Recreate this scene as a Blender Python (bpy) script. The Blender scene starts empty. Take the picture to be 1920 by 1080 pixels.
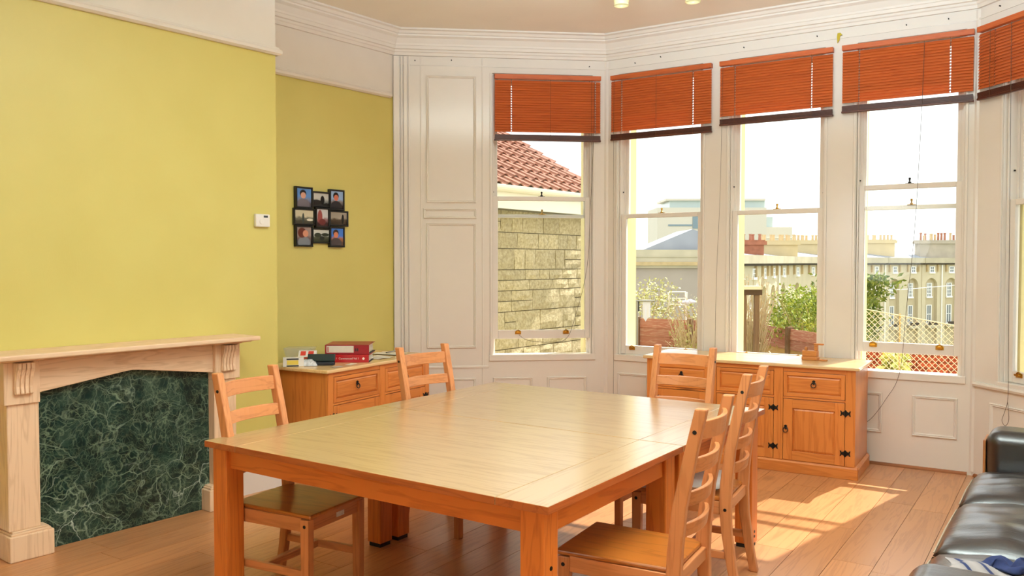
import bpy, bmesh, math, random
from mathutils import Vector, Matrix
PI = math.pi
rad = math.radians
random.seed(7)
SC = bpy.context.scene
COL = SC.collection

# ------------------------------------------------------------------ camera, light, exposure
cam_d = bpy.data.cameras.new('camera'); cam = bpy.data.objects.new('camera', cam_d); COL.objects.link(cam)
cam.location = (0, 0, 1.55)
cam.rotation_euler = (rad(90 - 1.744), 0, rad(38.19))
cam_d.sensor_width = 36; cam_d.lens = 1574.5 / 1920 * 36
cam_d.clip_start = .05; cam_d.clip_end = 600
SC.camera = cam

world = bpy.data.worlds.new('sky'); SC.world = world; world.use_nodes = True
bg = world.node_tree.nodes['Background']
bg.inputs[0].default_value = (.97, .99, 1.0, 1); bg.inputs[1].default_value = 2.0

def light(name, kind, loc, energy, col, **kw):
    d = bpy.data.lights.new(name, kind); d.energy = energy; d.color = col
    for k, v in kw.items(): setattr(d, k, v)
    o = bpy.data.objects.new(name, d); COL.objects.link(o); o.location = loc
    return o
sun = light('sun', 'SUN', (0, 20, 20), 11.0, (1, .93, .82), angle=rad(.6))
sun.rotation_euler = Vector((-.12, -1, -1.05)).to_track_quat('-Z', 'Y').to_euler()
bounce = light('bounced_flash', 'AREA', (-1.1, 1.9, 2.35), 375, (.70, .885, 1), shape='DISK', size=.9, spread=rad(130))
bounce.rotation_euler = Vector((-.12, .42, 1)).to_track_quat('-Z', 'Y').to_euler()
flash = light('flash', 'AREA', (-2.2, -1.6, 2.0), 24, (.84, .94, 1), shape='DISK', size=1.6)
flash.rotation_euler = (Vector((-3.2, 3.0, .7)) - flash.location).to_track_quat('-Z', 'Y').to_euler()

SC.view_settings.view_transform = 'Standard'
SC.view_settings.look = 'None'
SC.view_settings.gamma = 1
SC.view_settings.use_curve_mapping = False
SC.view_settings.exposure = 0.0
SC.cycles.max_bounces = 10; SC.cycles.diffuse_bounces = 5; SC.cycles.transparent_max_bounces = 16
SC.cycles.sample_clamp_indirect = 6

# ------------------------------------------------------------------ materials
def lin(c):
    return tuple(((v/255)/12.92 if v/255 <= .04045 else ((v/255+.055)/1.055)**2.4) for v in c) + (1,)
class NT:
    def __init__(s, name):
        s.m = bpy.data.materials.new(name); s.m.use_nodes = True
        s.t = s.m.node_tree; s.b = s.t.nodes['Principled BSDF']
    def n(s, k, **p):
        o = s.t.nodes.new(k)
        for a, v in p.items():
            if a[0] == '_': setattr(o, a[1:], v)
            else: o.inputs[a.replace('__', ' ')].default_value = v
        return o
    def l(s, a, b): s.t.links.new(a, b)
    def ramp(s, fac, stops):
        r = s.n('ShaderNodeValToRGB'); e = r.color_ramp.elements
        while len(e) < len(stops): e.new(.5)
        for i, (p, c) in enumerate(stops): e[i].position = p; e[i].color = c
        s.l(fac, r.inputs[0]); return r.outputs[0]
    def mix(s, fac, a, b, mode='MIX'):
        m = s.n('ShaderNodeMix', _data_type='RGBA', _blend_type=mode)
        for v, i in ((fac, 0), (a, 6), (b, 7)):
            if hasattr(v, 'links'): s.l(v, m.inputs[i])
            else: m.inputs[i].default_value = v
        return m.outputs[2]
    def coord(s, kind='Object', scale=(1, 1, 1), rot=(0, 0, 0), loc=(0, 0, 0), rnd=False):
        t = s.n('ShaderNodeTexCoord'); mp = s.n('ShaderNodeMapping')
        mp.inputs['Scale'].default_value = scale; mp.inputs['Rotation'].default_value = rot; mp.inputs['Location'].default_value = loc
        out = t.outputs[kind]
        if rnd:
            oi = s.n('ShaderNodeObjectInfo'); vm = s.n('ShaderNodeVectorMath', _operation='MULTIPLY_ADD')
            s.l(oi.outputs['Random'], vm.inputs[0]); vm.inputs[1].default_value = (37, 53, 71); s.l(out, vm.inputs[2]); out = vm.outputs[0]
            s.rndv = oi.outputs['Random']
        s.l(out, mp.inputs[0]); return mp.outputs[0]
    def bump(s, h, strength=.2, dist=.002):
        b = s.n('ShaderNodeBump', Strength=strength, Distance=dist); s.l(h, b.inputs['Height']); s.l(b.outputs[0], s.b.inputs['Normal'])
    def col(s, c):
        if hasattr(c, 'links'): s.l(c, s.b.inputs['Base Color'])
        else: s.b.inputs['Base Color'].default_value = c
    def pr(s, **k):
        for a, v in k.items(): s.b.inputs[a.replace('__', ' ')].default_value = v

MATS = {}
def plain(name, c, rough=.5, metal=0, noise=0, nscale=40, bump=0, spec=.5, coat=0):
    if name in MATS: return MATS[name]
    t = NT(name); t.pr(Roughness=rough, Metallic=metal, Specular__IOR__Level=spec, Coat__Weight=coat)
    if noise or bump:
        nz = t.n('ShaderNodeTexNoise', Scale=nscale, Detail=4); t.l(t.coord(), nz.inputs['Vector'])
        a = lin(c); d = tuple(v*(1-noise) for v in a[:3])+(1,)
        t.col(t.ramp(nz.outputs[0], [(.3, d), (.7, a)]))
        if bump: t.bump(nz.outputs[0], bump, .003)
    else: t.col(lin(c))
    MATS[name] = t.m; return t.m

def wood(name, base, dark, axis='x', rough=.4, scale=1., contrast=1., knots=0, coat=0, var=.12, light=None):
    key = name+'_'+axis
    if key in MATS: return MATS[key]
    t = NT(key); t.pr(Roughness=rough, Coat__Weight=coat, Coat__Roughness=.2)
    st = {'x': (.07, 1, 1), 'y': (1, .07, 1), 'z': (1, 1, .07)}[axis]
    co = t.coord(scale=tuple(v*scale for v in st), rnd=True)
    n1 = t.n('ShaderNodeTexNoise', Scale=9, Detail=3, Roughness=.55, Distortion=.6); t.l(co, n1.inputs['Vector'])
    # cathedral rings: sine of a smooth noise
    mm = t.n('ShaderNodeMath', _operation='MULTIPLY'); t.l(n1.outputs[0], mm.inputs[0]); mm.inputs[1].default_value = 42
    sn = t.n('ShaderNodeMath', _operation='SINE'); t.l(mm.outputs[0], sn.inputs[0])
    mr = t.n('ShaderNodeMapRange'); t.l(sn.outputs[0], mr.inputs[0]); mr.inputs[1].default_value = -1
    n2 = t.n('ShaderNodeTexNoise', Scale=120, Detail=3, Roughness=.6); t.l(co, n2.inputs['Vector'])
    av = t.n('ShaderNodeMath', _operation='MULTIPLY_ADD'); t.l(n2.outputs[0], av.inputs[0]); av.inputs[1].default_value = .9; t.l(mr.outputs[0], av.inputs[2])
    b, d = lin(base), lin(dark)
    lo = tuple(b[i]+(d[i]-b[i])*contrast for i in range(3))+(1,)
    c = t.ramp(av.outputs[0], [(.15, lo), (.85, b)] if not light else [(.15, lo), (.6, b), (1, lin(light))])
    hsv = t.n('ShaderNodeHueSaturation'); t.l(c, hsv.inputs['Color'])
    vr = t.n('ShaderNodeMapRange'); t.l(t.rndv, vr.inputs[0]); vr.inputs[3].default_value = 1-var; vr.inputs[4].default_value = 1+var*.6
    t.l(vr.outputs[0], hsv.inputs['Value']); c = hsv.outputs[0]
    if knots:
        vo = t.n('ShaderNodeTexVoronoi', Scale=knots); k2 = t.coord(scale={'x': (.45, 1, 1), 'y': (1, .45, 1), 'z': (1, 1, .45)}[axis], rnd=True); t.l(k2, vo.inputs['Vector'])
        kr = t.ramp(vo.outputs['Distance'], [(.035, (1, 1, 1, 1)), (.11, (0, 0, 0, 1))])
        c = t.mix(kr, c, tuple(v*.35 for v in d[:3])+(1,))
    t.col(c); t.bump(av.outputs[0], .06, .001)
    MATS[key] = t.m; return t.m

white_gloss = plain('white_gloss_paint', (233, 226, 217), .14, noise=.02, nscale=6, bump=.03)
white_paint = plain('white_wall_paint', (230, 222, 212), .55, noise=.03, nscale=5)
ceil_paint = plain('ceiling_paint', (238, 228, 212), .8, noise=.03, nscale=3)
ext_yellow = plain('outside_cream_paint', (226, 214, 158), .8, noise=.08, nscale=20, bump=.3)
def yellow_wall():
    t = NT('yellow_wallpaper'); t.pr(Roughness=.42)
    co = t.coord(scale=(1, 1, .25)); nz = t.n('ShaderNodeTexNoise', Scale=160, Detail=2); t.l(co, nz.inputs['Vector'])
    n2 = t.n('ShaderNodeTexNoise', Scale=2.5, Detail=2); t.l(t.coord(), n2.inputs['Vector'])
    c = t.ramp(n2.outputs[0], [(.3, lin((205, 190, 105))), (.7, lin((209, 195, 111)))])
    t.col(c); t.bump(nz.outputs[0], .12, .002); return t.m
yellow = yellow_wall()
def marble():
    t = NT('green_marble'); t.pr(Roughness=.28, Specular__IOR__Level=.4)
    co = t.coord()
    wn = t.n('ShaderNodeTexNoise', Scale=5, Detail=4); t.l(co, wn.inputs['Vector'])
    vadd = t.n('ShaderNodeVectorMath', _operation='MULTIPLY_ADD'); t.l(wn.outputs['Color'], vadd.inputs[0]); vadd.inputs[1].default_value = (.22, .22, .22); t.l(co, vadd.inputs[2])
    base = t.n('ShaderNodeTexNoise', Scale=7, Detail=6, Roughness=.65); t.l(vadd.outputs[0], base.inputs['Vector'])
    c = t.ramp(base.outputs[0], [(.38, lin((7, 27, 25))), (.54, lin((16, 44, 39))), (.70, lin((56, 76, 62)))])
    wts = []
    for sc, w, colr, a, lo in ((7, .016, (150, 166, 142), .8, .36), (14, .022, (124, 142, 112), .75, .38), (27, .04, (112, 128, 102), .7, .36), (52, .07, (98, 112, 88), .55, .4), (4, .007, (214, 224, 208), .95, .5)):
        vo = t.n('ShaderNodeTexVoronoi', _feature='DISTANCE_TO_EDGE', Scale=sc); t.l(vadd.outputs[0], vo.inputs['Vector'])
        f = t.ramp(vo.outputs[0], [(0, (a, a, a, 1)), (w, (a*.3, a*.3, a*.3, 1)), (w*2.2, (0, 0, 0, 1))])
        msk = t.n('ShaderNodeTexNoise', Scale=sc*.45, Detail=3); t.l(co, msk.inputs['Vector'])
        mk = t.ramp(msk.outputs[0], [(lo, (0, 0, 0, 1)), (lo+.22, (1, 1, 1, 1))])
        f2 = t.mix(1.0, f, mk, 'MULTIPLY')
        c = t.mix(f2, c, lin(colr))
    t.col(c); return t.m
green_marble = marble()
def glass_mat():
    t = NT('window_glass'); t.t.nodes.remove(t.b)
    tr = t.n('ShaderNodeBsdfTransparent'); tr.inputs[0].default_value = (.97, .98, .97, 1)
    gl = t.n('ShaderNodeBsdfGlossy', Roughness=.02); fr = t.n('ShaderNodeFresnel', IOR=1.3)
    mx = t.n('ShaderNodeMixShader'); t.l(fr.outputs[0], mx.inputs[0]); t.l(tr.outputs[0], mx.inputs[1]); t.l(gl.outputs[0], mx.inputs[2])
    t.l(mx.outputs[0], t.t.nodes['Material Output'].inputs[0]); return t.m
glass = glass_mat()
def clear_plastic():
    t = NT('clear_plastic'); t.t.nodes.remove(t.b)
    tr = t.n('ShaderNodeBsdfTransparent'); tr.inputs[0].default_value = (.93, .93, .9, 1)
    df = t.n('ShaderNodeBsdfPrincipled', Roughness=.15); df.inputs['Base Color'].default_value = lin((235, 232, 220))
    mx = t.n('ShaderNodeMixShader'); mx.inputs[0].default_value = .2; t.l(tr.outputs[0], mx.inputs[1]); t.l(df.outputs[0], mx.inputs[2])
    t.l(mx.outputs[0], t.t.nodes['Material Output'].inputs[0]); return t.m
def leather():
    t = NT('black_leather'); t.pr(Roughness=.34, Specular__IOR__Level=.8, Coat__Weight=.5, Coat__Roughness=.24); t.col(lin((27, 21, 19)))
    co = t.coord(); v = t.n('ShaderNodeTexVoronoi', Scale=160); t.l(co, v.inputs['Vector'])
    n = t.n('ShaderNodeTexNoise', Scale=7, Detail=3, Distortion=1.5); t.l(t.coord(scale=(.6, 2.5, 1)), n.inputs['Vector'])
    a = t.n('ShaderNodeMath', _operation='MULTIPLY_ADD'); t.l(v.outputs[0], a.inputs[0]); a.inputs[1].default_value = .12; t.l(n.outputs[0], a.inputs[2])
    t.bump(a.outputs[0], .25, .008); return t.m
black_leather = leather()
OAK = ((180, 147, 104), (150, 115, 72))
def oak(ax): return wood('oak_top', *OAK, ax, .28, 1.3, .8, coat=.7, var=.03)
def legw(ax): return wood('orange_oak', (212, 118, 46), (176, 84, 26), ax, .38, 1.4, .8, var=.06)
def chairw(ax): return wood('chair_pine', (206, 134, 82), (172, 102, 56), ax, .36, 1.2, .8, var=.06)
def seatw(ax): return wood('chair_seat', (182, 106, 40), (136, 74, 24), ax, .3, 1.2, .8, coat=.2, var=.05)
def pine(ax): return wood('waxed_pine', (210, 128, 60), (176, 92, 36), ax, .34, 1.0, .75, knots=2.2, coat=.15, var=.07)
def limed(ax): return wood('limed_oak', (238, 204, 168), (210, 170, 132), ax, .55, 1.5, .8, var=.04)
def floorw(): return wood('laminate_oak', (196, 136, 88), (144, 88, 50), 'y', .30, 1.3, .5, knots=1.6, var=.12, coat=.1)
iron = plain('black_iron', (18, 16, 15), .45, .3)
brass = plain('brass', (196, 150, 56), .3, .9)
blind_wood = wood('blind_wood', (196, 96, 42), (172, 76, 30), 'x', .45, 1.5, .8, var=.06)
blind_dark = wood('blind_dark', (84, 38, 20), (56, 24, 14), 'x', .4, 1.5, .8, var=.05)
cord_mat = plain('cord', (120, 84, 60), .8)
darkcord = plain('dark_cord', (92, 78, 66), .8)
black_plastic = plain('black_plastic', (16, 15, 15), .3)
white_plastic = plain('white_plastic', (236, 232, 226), .35)
fabric_white = plain('white_cushion', (228, 226, 222), .9, noise=.05, nscale=60, bump=.2)

# ------------------------------------------------------------------ mesh helpers
class MB:
    def __init__(s): s.v = []; s.f = []; s.mi = []; s.m = 0
    def add(s, vs, fs, m=None, M=None):
        o = len(s.v)
        s.v += [tuple(M @ Vector(v)) if M else tuple(v) for v in vs]
        for f in fs: s.f.append(tuple(i+o for i in f)); s.mi.append(s.m if m is None else m)
        return s
    def box(s, x0, x1, y0, y1, z0, z1, m=None, M=None):
        vs = [(x, y, z) for z in (z0, z1) for y in (y0, y1) for x in (x0, x1)]
        return s.add(vs, [(0, 2, 3, 1), (4, 5, 7, 6), (0, 1, 5, 4), (2, 6, 7, 3), (0, 4, 6, 2), (1, 3, 7, 5)], m, M)
    def prism(s, poly, axis, a, b, m=None, M=None):
        n = len(poly)
        def P(p, w):
            return {'x': (w, p[0], p[1]), 'y': (p[0], w, p[1]), 'z': (p[0], p[1], w)}[axis]
        vs = [P(p, a) for p in poly]+[P(p, b) for p in poly]
        fs = [tuple(range(n))[::-1], tuple(range(n, 2*n))]+[(i, (i+1) % n, n+(i+1) % n, n+i) for i in range(n)]
        return s.add(vs, fs, m, M)
    def tube(s, pts, r, n=6, m=None, caps=True):
        pts = [Vector(p) for p in pts]; k = len(pts); rs = r if isinstance(r, (list, tuple)) else [r]*k
        vs = []; up = None
        for i, p in enumerate(pts):
            d = (pts[min(i+1, k-1)]-pts[max(i-1, 0)])
            d = d.normalized() if d.length > 1e-9 else Vector((0, 0, 1))
            if up is None: up = d.orthogonal().normalized()
            up = (up-d*up.dot(d)); up = up.normalized() if up.length > 1e-6 else d.orthogonal().normalized()
            w = d.cross(up)
            for j in range(n):
                a = 2*PI*j/n; vs.append(p+(up*math.cos(a)+w*math.sin(a))*rs[i])
        fs = [(i*n+j, i*n+(j+1) % n, (i+1)*n+(j+1) % n, (i+1)*n+j) for i in range(k-1) for j in range(n)]
        if caps: fs += [tuple(range(n))[::-1], tuple(range((k-1)*n, k*n))]
        return s.add(vs, fs, m)
    def lathe(s, prof, n=16, M=None, m=None):
        vs = [(r*math.cos(2*PI*j/n), r*math.sin(2*PI*j/n), z) for r, z in prof for j in range(n)]
        k = len(prof)
        fs = [(i*n+j, i*n+(j+1) % n, (i+1)*n+(j+1) % n, (i+1)*n+j) for i in range(k-1) for j in range(n)]
        return s.add(vs, fs, m, M)
    def sweep(s, path, prof, closed=False, m=None, M=None, caps=True):
        """path: 2D points (x,y); prof: (offset to the left of travel, z)."""
        P = [Vector(p) for p in path]; n = len(P); vs = []; k = len(prof)
        for i in range(n):
            a = P[i-1] if (closed or i > 0) else None; b = P[(i+1) % n] if (closed or i < n-1) else None
            d1 = (P[i]-a).normalized() if a is not None else (b-P[i]).normalized()
            d2 = (b-P[i]).normalized() if b is not None else d1
            n1 = Vector((-d1.y, d1.x)); n2 = Vector((-d2.y, d2.x)); bi = (n1+n2).normalized(); bi = bi/max(.3, bi.dot(n1))
            for o, z in prof: q = P[i]+bi*o; vs.append((q.x, q.y, z))
        fs = []
        for i in range(n if closed else n-1):
            j = (i+1) % n
            for q in range(k): r = (q+1) % k; fs.append((i*k+q, j*k+q, j*k+r, i*k+r))
        if not closed and caps: fs += [tuple(range(k)), tuple(range((n-1)*k, n*k))[::-1]]
        return s.add(vs, fs, m, M)
    def ball(s, c, rx, ry, rz, nu=12, nv=8, m=None):
        vs = []; fs = []
        for i in range(nv+1):
            t = PI*i/nv
            for j in range(nu):
                a = 2*PI*j/nu; vs.append((c[0]+rx*math.sin(t)*math.cos(a), c[1]+ry*math.sin(t)*math.sin(a), c[2]+rz*math.cos(t)))
        for i in range(nv):
            for j in range(nu): fs.append((i*nu+j, (i+1)*nu+j, (i+1)*nu+(j+1) % nu, i*nu+(j+1) % nu))
        return s.add(vs, fs, m)
    def mesh(s, name, mats, smooth=False):
        me = bpy.data.meshes.new(name); me.from_pydata(s.v, [], s.f)
        for mt in (mats if isinstance(mats, (list, tuple)) else [mats]): me.materials.append(mt)
        me.polygons.foreach_set('material_index', s.mi)
        bm = bmesh.new(); bm.from_mesh(me); bmesh.ops.remove_doubles(bm, verts=bm.verts, dist=1e-6)
        bmesh.ops.recalc_face_normals(bm, faces=bm.faces); bm.to_mesh(me); bm.free()
        if smooth: me.polygons.foreach_set('use_smooth', [True]*len(me.polygons))
        me.update(); return me
    def build(s, name, mats, parent=None, loc=(0, 0, 0), rz=0, bevel=0, smooth=False, seg=2):
        return link(s.mesh(name, mats, smooth), name, parent, loc, rz, bevel, seg)
def link(me, name, parent=None, loc=(0, 0, 0), rz=0, bevel=0, seg=2):
    o = bpy.data.objects.new(name, me); COL.objects.link(o); o.location = loc; o.rotation_euler = (0, 0, rz)
    if parent: o.parent = parent
    if bevel:
        b = o.modifiers.new('bevel', 'BEVEL'); b.width = bevel; b.segments = seg; b.limit_method = 'ANGLE'; b.angle_limit = rad(40)
    return o
def tag(o, label=None, cat=None, group=None, kind=None):
    if label: o['label'] = label
    if cat: o['category'] = cat
    if group: o['group'] = group
    if kind: o['kind'] = kind
    return o
def empty(name, loc=(0, 0, 0), rz=0, parent=None):
    o = bpy.data.objects.new(name, None); COL.objects.link(o); o.location = loc; o.rotation_euler = (0, 0, rz); o.empty_display_size = .05
    if parent: o.parent = parent
    return o
def thing(name, label, cat, loc=(0, 0, 0), rz=0, group=None, kind=None):
    return tag(empty(name, loc, rz), label, cat, group, kind)
def copy_tree(o, parent=None):
    c = o.copy(); COL.objects.link(c)
    if parent: c.parent = parent
    for ch in o.children: copy_tree(ch, c)
    return c
def B(x0, x1, y0, y1, z0, z1): return MB().box(x0, x1, y0, y1, z0, z1)

# ------------------------------------------------------------------ room shell
CEIL = 3.57
AX, BX = -5.41, -4.85                       # alcove wall, chimney breast face
BY0, BY1 = 1.325, 3.548                     # chimney breast extent
XB = rad(5.9); XC = rad(44.6); XD = rad(-40)
B0 = Vector((-4.052, 6.534)); BD = Vector((math.cos(XB), math.sin(XB))); BW = 2.944
CD = Vector((math.cos(XC), math.sin(XC))); CW = 1.92; C0 = B0-CD*CW
R0 = B0+BD*BW; RD = Vector((math.cos(XD), math.sin(XD))); RW = 2.25; R1 = R0+RD*RW
YBACK = -2.2; XR = R1.x
hull = [Vector((AX, YBACK)), Vector((XR, YBACK)), R1, R0, B0, Vector((AX, C0.y+.008)),]

def clip_poly(poly, hull):
    out = poly
    for i in range(len(hull)):
        a, b = hull[i], hull[(i+1) % len(hull)]; e = b-a; nw = []
        def sd(p): return e.x*(p.y-a.y)-e.y*(p.x-a.x)
        for j in range(len(out)):
            p, q = out[j], out[(j+1) % len(out)]; sp, sq = sd(p), sd(q)
            if sp >= 0: nw.append(p)
            if (sp > 0 > sq) or (sp < 0 < sq): nw.append(p+(q-p)*(sp/(sp-sq)))
        out = nw
        if len(out) < 3: return []
    return out
fl = MB().prism([tuple(p) for p in hull], 'z', -.12, -.014).build('floor', plain('subfloor', (70, 46, 30), .8))
tag(fl, 'orange oak laminate floor running from the window bay under the table', 'floor', kind='structure')
# planks: local y runs along the board
FA = rad(4.6); fx = Vector((math.cos(FA), math.sin(FA))); fy = Vector((-math.sin(FA), math.cos(FA)))
o_ = Vector((-1.154, 4.31)); PWD = .205; fm = floorw()
Minv = Matrix(((fx.x, fx.y), (fy.x, fy.y)))
hull_l = [Vector(((p-o_).dot(fx), (p-o_).dot(fy))) for p in hull]
rr = random.Random(3)
for i in range(-23, 9):
    y = -4.5+rr.random()*1.2
    if i == -1: y = -4.31+.60          # joints seen beside the sideboard
    while y < 3.4:
        L = 1.29
        q = clip_poly([Vector((i*PWD+.0012, y+.0012)), Vector(((i+1)*PWD-.0012, y+.0012)), Vector(((i+1)*PWD-.0012, y+L-.0012)), Vector((i*PWD+.0012, y+L-.0012))], hull_l)
        c = o_+fx*((i+.5)*PWD)+fy*(y+L/2); y += L
        if len(q) < 3: continue
        if c.y < .6: continue
        if c.x < BX-.1 and BY0 < c.y < BY1: continue
        cy = y-L/2; cx = (i+.5)*PWD
        MB().prism([(p.x-cx, p.y-cy) for p in q], 'z', -.014, 0).build('plank', fm, fl, (c.x, c.y, 0), FA)
# floor behind the camera: plain continuation of the same boards
pl = clip_poly([Vector((AX, YBACK)), Vector((XR, YBACK)), Vector((XR, .62)), Vector((AX, .62))], hull)
MB().prism([tuple(p) for p in pl], 'z', -.014, -.004).build('board_sheet', fm, fl)

tag(MB().prism([tuple(p) for p in hull], 'z', CEIL, CEIL+.12).build('ceiling', ceil_paint), 'cream plaster ceiling above the cornice', 'ceiling', kind='structure')

def st(o, label, cat='wall'): return tag(o, label, cat, kind='structure')
RAILB, RAILA = 2.963, 2.985
m = MB()
m.box(AX-.3, AX, YBACK, C0.y, 0, RAILA+.02, 0).box(AX-.3, AX, YBACK, C0.y, RAILA+.02, CEIL, 1)
wa = st(m.build('wall_alcove', [yellow, white_paint]), 'yellow alcove wall with white band above the picture rail')
m = MB()
m.box(AX, BX, BY0, BY1, 0, RAILB+.02, 0).box(AX, BX, BY0, BY1, RAILB+.02, CEIL, 1)
wl = st(m.build('wall_left', [yellow, white_paint]), 'yellow chimney breast wall above the fireplace, white over the picture rail')
st(MB().box(AX-.3, XR+.2, YBACK-.2, YBACK, 0, CEIL).build('wall_back', yellow), 'plain wall behind the viewpoint')
st(MB().box(XR, XR+.2, YBACK, R1.y, 0, CEIL).build('wall_right', white_paint), 'plain white wall on the sofa side')

# cornice, picture rails, skirting
corn = [(0, 3.365), (.022, 3.365), (.026, 3.388), (.034, 3.395), (.034, 3.412), (.05, 3.416), (.055, 3.44), (.06, 3.444), (.062, 3.46), (.085, 3.50), (.11, 3.515), (.112, 3.527), (.125, 3.53), (.14, 3.55), (.165, 3.556), (.165, 3.5695), (0, 3.5695)]
path = [R1-RD*.02, R0, B0, C0+Vector((0, .008)), (AX, BY1), (BX, BY1), (BX, BY0), (AX, BY0), (AX, YBACK+.01)]
path[3] = (AX, C0.y+.006)
tag(MB().sweep([tuple(p) for p in path], corn).build('trim_1', white_paint), 'white stepped plaster cornice round the top of the room', 'cornice', kind='structure')
rail = lambda z: [(0, z), (.018, z), (.034, z+.012), (.036, z+.03), (.022, z+.042), (.016, z+.055), (0, z+.058)]
tag(MB().sweep([(AX+.25, BY1), (BX, BY1), (BX, BY0), (AX, BY0)], rail(RAILB)).build('trim_2', white_paint), 'white picture rail across the chimney breast', 'picture rail', kind='structure')
tag(MB().sweep([(AX, C0.y-.04), (AX, BY1+.002)], rail(RAILA)).build('trim_3', white_paint), 'white picture rail along the alcove wall', 'picture rail', kind='structure')
sk = [(0, 0), (.024, 0), (.024, .15), (.02, .165), (.02, .178), (.012, .195), (.008, .21), (0, .21)]
tag(MB().sweep([(AX, BY1), (BX, BY1), (BX, 3.115)], sk).build('baseboard_left', white_gloss), 'tall white skirting right of the fireplace', 'skirting', kind='structure')
tag(MB().sweep([(BX, 1.745), (BX, BY0), (AX, BY0)], sk).build('baseboard_near', white_gloss), 'white skirting left of the fireplace', 'skirting', kind='structure')
tag(MB().sweep([(AX, C0.y-.03), (AX, BY1)], sk).build('baseboard_alcove', white_gloss), 'white skirting along the alcove behind the small sideboard', 'skirting', kind='structure')

# ---- bay walls: local x = along the wall, local y = outwards, z up
OT = 3.235; SILL = .72
def wall_frame(name, label, org, ang, W, ops, bead_ext=.012, ext_clip=(0, 0)):
    m = MB()
    xs = [0]+[v for o in ops for v in o]+[W]
    T = .13
    m.box(0, W, 0, T, OT, CEIL)
    m.box(0, W, 0, T, 0, SILL)
    for a, b in zip(xs[::2], xs[1::2]):
        if b > a: m.box(a, b, 0, T, SILL, OT)
    w = st(m.build(name, white_gloss, None, (org.x, org.y, 0), ang), label)
    # outer masonry, painted cream, seen in the reveals
    m = MB(); e0, e1 = ext_clip; E0, E1 = T, .32
    m.box(0+e0, W-e1, E0, E1, OT, CEIL+.4); m.box(0+e0, W-e1, E0, E1, -.8, SILL-.04)
    for a, b in zip(xs[::2], xs[1::2]):
        a2, b2 = (a+.035 if a > 0 else a+e0), (b-.035 if b < W else b-e1)
        a2 = a-.035 if a > 0 else a+e0; b2 = b+.035 if b < W else b-e1
        m.box(a2, b2, E0, E1, SILL-.04, OT)
    m.build('outer_masonry', ext_yellow, w)
    # beads beside every opening and the sill strip
    m = MB()
    for a, b in ops:
        m.box(a-.022, a-.004, -.012, 0, SILL-.03, OT); m.box(b+.004, b+.022, -.012, 0, SILL-.03, OT)
    m.build('bead', white_gloss, w, bevel=.004)
    m = MB()
    for a, b in ops: m.box(a-.03, b+.03, -.014, 0, SILL-.055, SILL)
    m.build('sill_strip', white_gloss, w, bevel=.004)
    m = MB().box(0, W, -.008, 0, 3.285, 3.297)
    m.build('frieze_bead', white_gloss, w)
    m = MB().prism([(0, 0), (-.018, 0), (-.016, .012), (-.008, .02), (0, .022)], 'x', .03, W-.03)
    m.build('floor_bead', wood('floor_bead', (150, 90, 48), (110, 62, 30), 'x'), w)
    return w
mould = [(0, 0), (.0, -.010), (.006, -.014), (.012, -.008), (.016, -.011), (.022, -.004), (.024, 0)]
def panel(parent, x0, x1, z0, z1, name='panel_moulding'):
    M = Matrix(((1, 0, 0, 0), (0, 0, 1, 0), (0, 1, 0, 0), (0, 0, 0, 1)))      # (x, z, depth) -> (x, depth, z)
    m = MB().sweep([(x0, z0), (x1, z0), (x1, z1), (x0, z1)], [(o, d) for o, d in mould], closed=True, M=M)
    inset = .035
    return m.build(name, white_gloss, parent)
W1 = (.882, 1.792); W2 = (.118, .902); W3 = (1.134, 1.893); W4 = (2.13, 2.868); W5 = (.25, 1.10)
wc = wall_frame('wall_bay_left', 'white panelled wall angled between yellow alcove and the windows', C0, XC, CW, [W1], ext_clip=(.0, .17))
wb = wall_frame('wall_bay', 'white window wall with three sash windows behind the large sideboard', B0, XB, BW, [W2, W3, W4], ext_clip=(.0, .0))
wr = wall_frame('wall_bay_right', 'white angled window wall behind the black sofa', R0, XD, RW, [W5], ext_clip=(.17, 0))
panel(wc, .297, .738, 2.08, 3.2); panel(wc, .297, .738, .785, 1.90)
panel(wc, .27, .742, 1.94, 2.03)
for a, b in ((.27, .735), (.889, 1.245), (1.38, 1.74)): panel(wc, a, b, .22, .515)
for a, b in ((.12, .42), (.52, .86), (1.14, 1.44), (1.56, 1.88), (2.06, 2.335), (2.545, 2.848)): panel(wb, a, b, .25, .555)
for a, b in ((.17, .55), (.70, 1.08), (1.25, 1.9)): panel(wr, a, b, .22, .56)
# architrave beads at the left end of the panelled wall and its dado line
m = MB()
for a, w_, d in ((.012, .05, .03), (.075, .016, .014), (.10, .03, .02), (.14, .012, .012), (.245, .008, .006), (.79, .01, .008)): m.box(a, a+w_, -d, 0, 0, 3.36)
m.build('architrave', white_gloss, wc, bevel=.005)
MB().box(.03, .85, -.01, 0, .605, .625).build('dado_bead', white_gloss, wc, bevel=.004)
MB().prism([(0, .655), (-.02, .66), (-.026, .675), (-.02, .69), (0, .692)], 'x', .02, RW-.02).build('dado_ledge', white_gloss, wr)
for w, xs in ((wc, (.2, .52, 1.76)), (wb, (.28, .52, 1.25, 1.83, 2.47, 2.75)), (wr, (.2, .6))):
    for x in xs: MB().tube([(x, 0, 3.31+(x*37 % 5)*.006), (x, -.012, 3.312+(x*37 % 5)*.006)], .0045).build('nail', iron, w)
# corner posts joining the three bay walls
for n_, (p, a) in enumerate(((B0, (XB+XC)/2), (R0, (XB+XD)/2))):
    M_ = MB().prism([(-.02, -.006), (0, -.012), (.02, -.006), (.02, .0), (-.02, .0)], 'z', .03, 3.36)
    tag(M_.build('trim_%d' % (4+n_), white_gloss, None, (p.x, p.y, 0), a), ['white vertical corner bead left of the bay windows', 'white vertical corner bead at right of the bay windows'][n_], 'corner bead', kind='structure')

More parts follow.
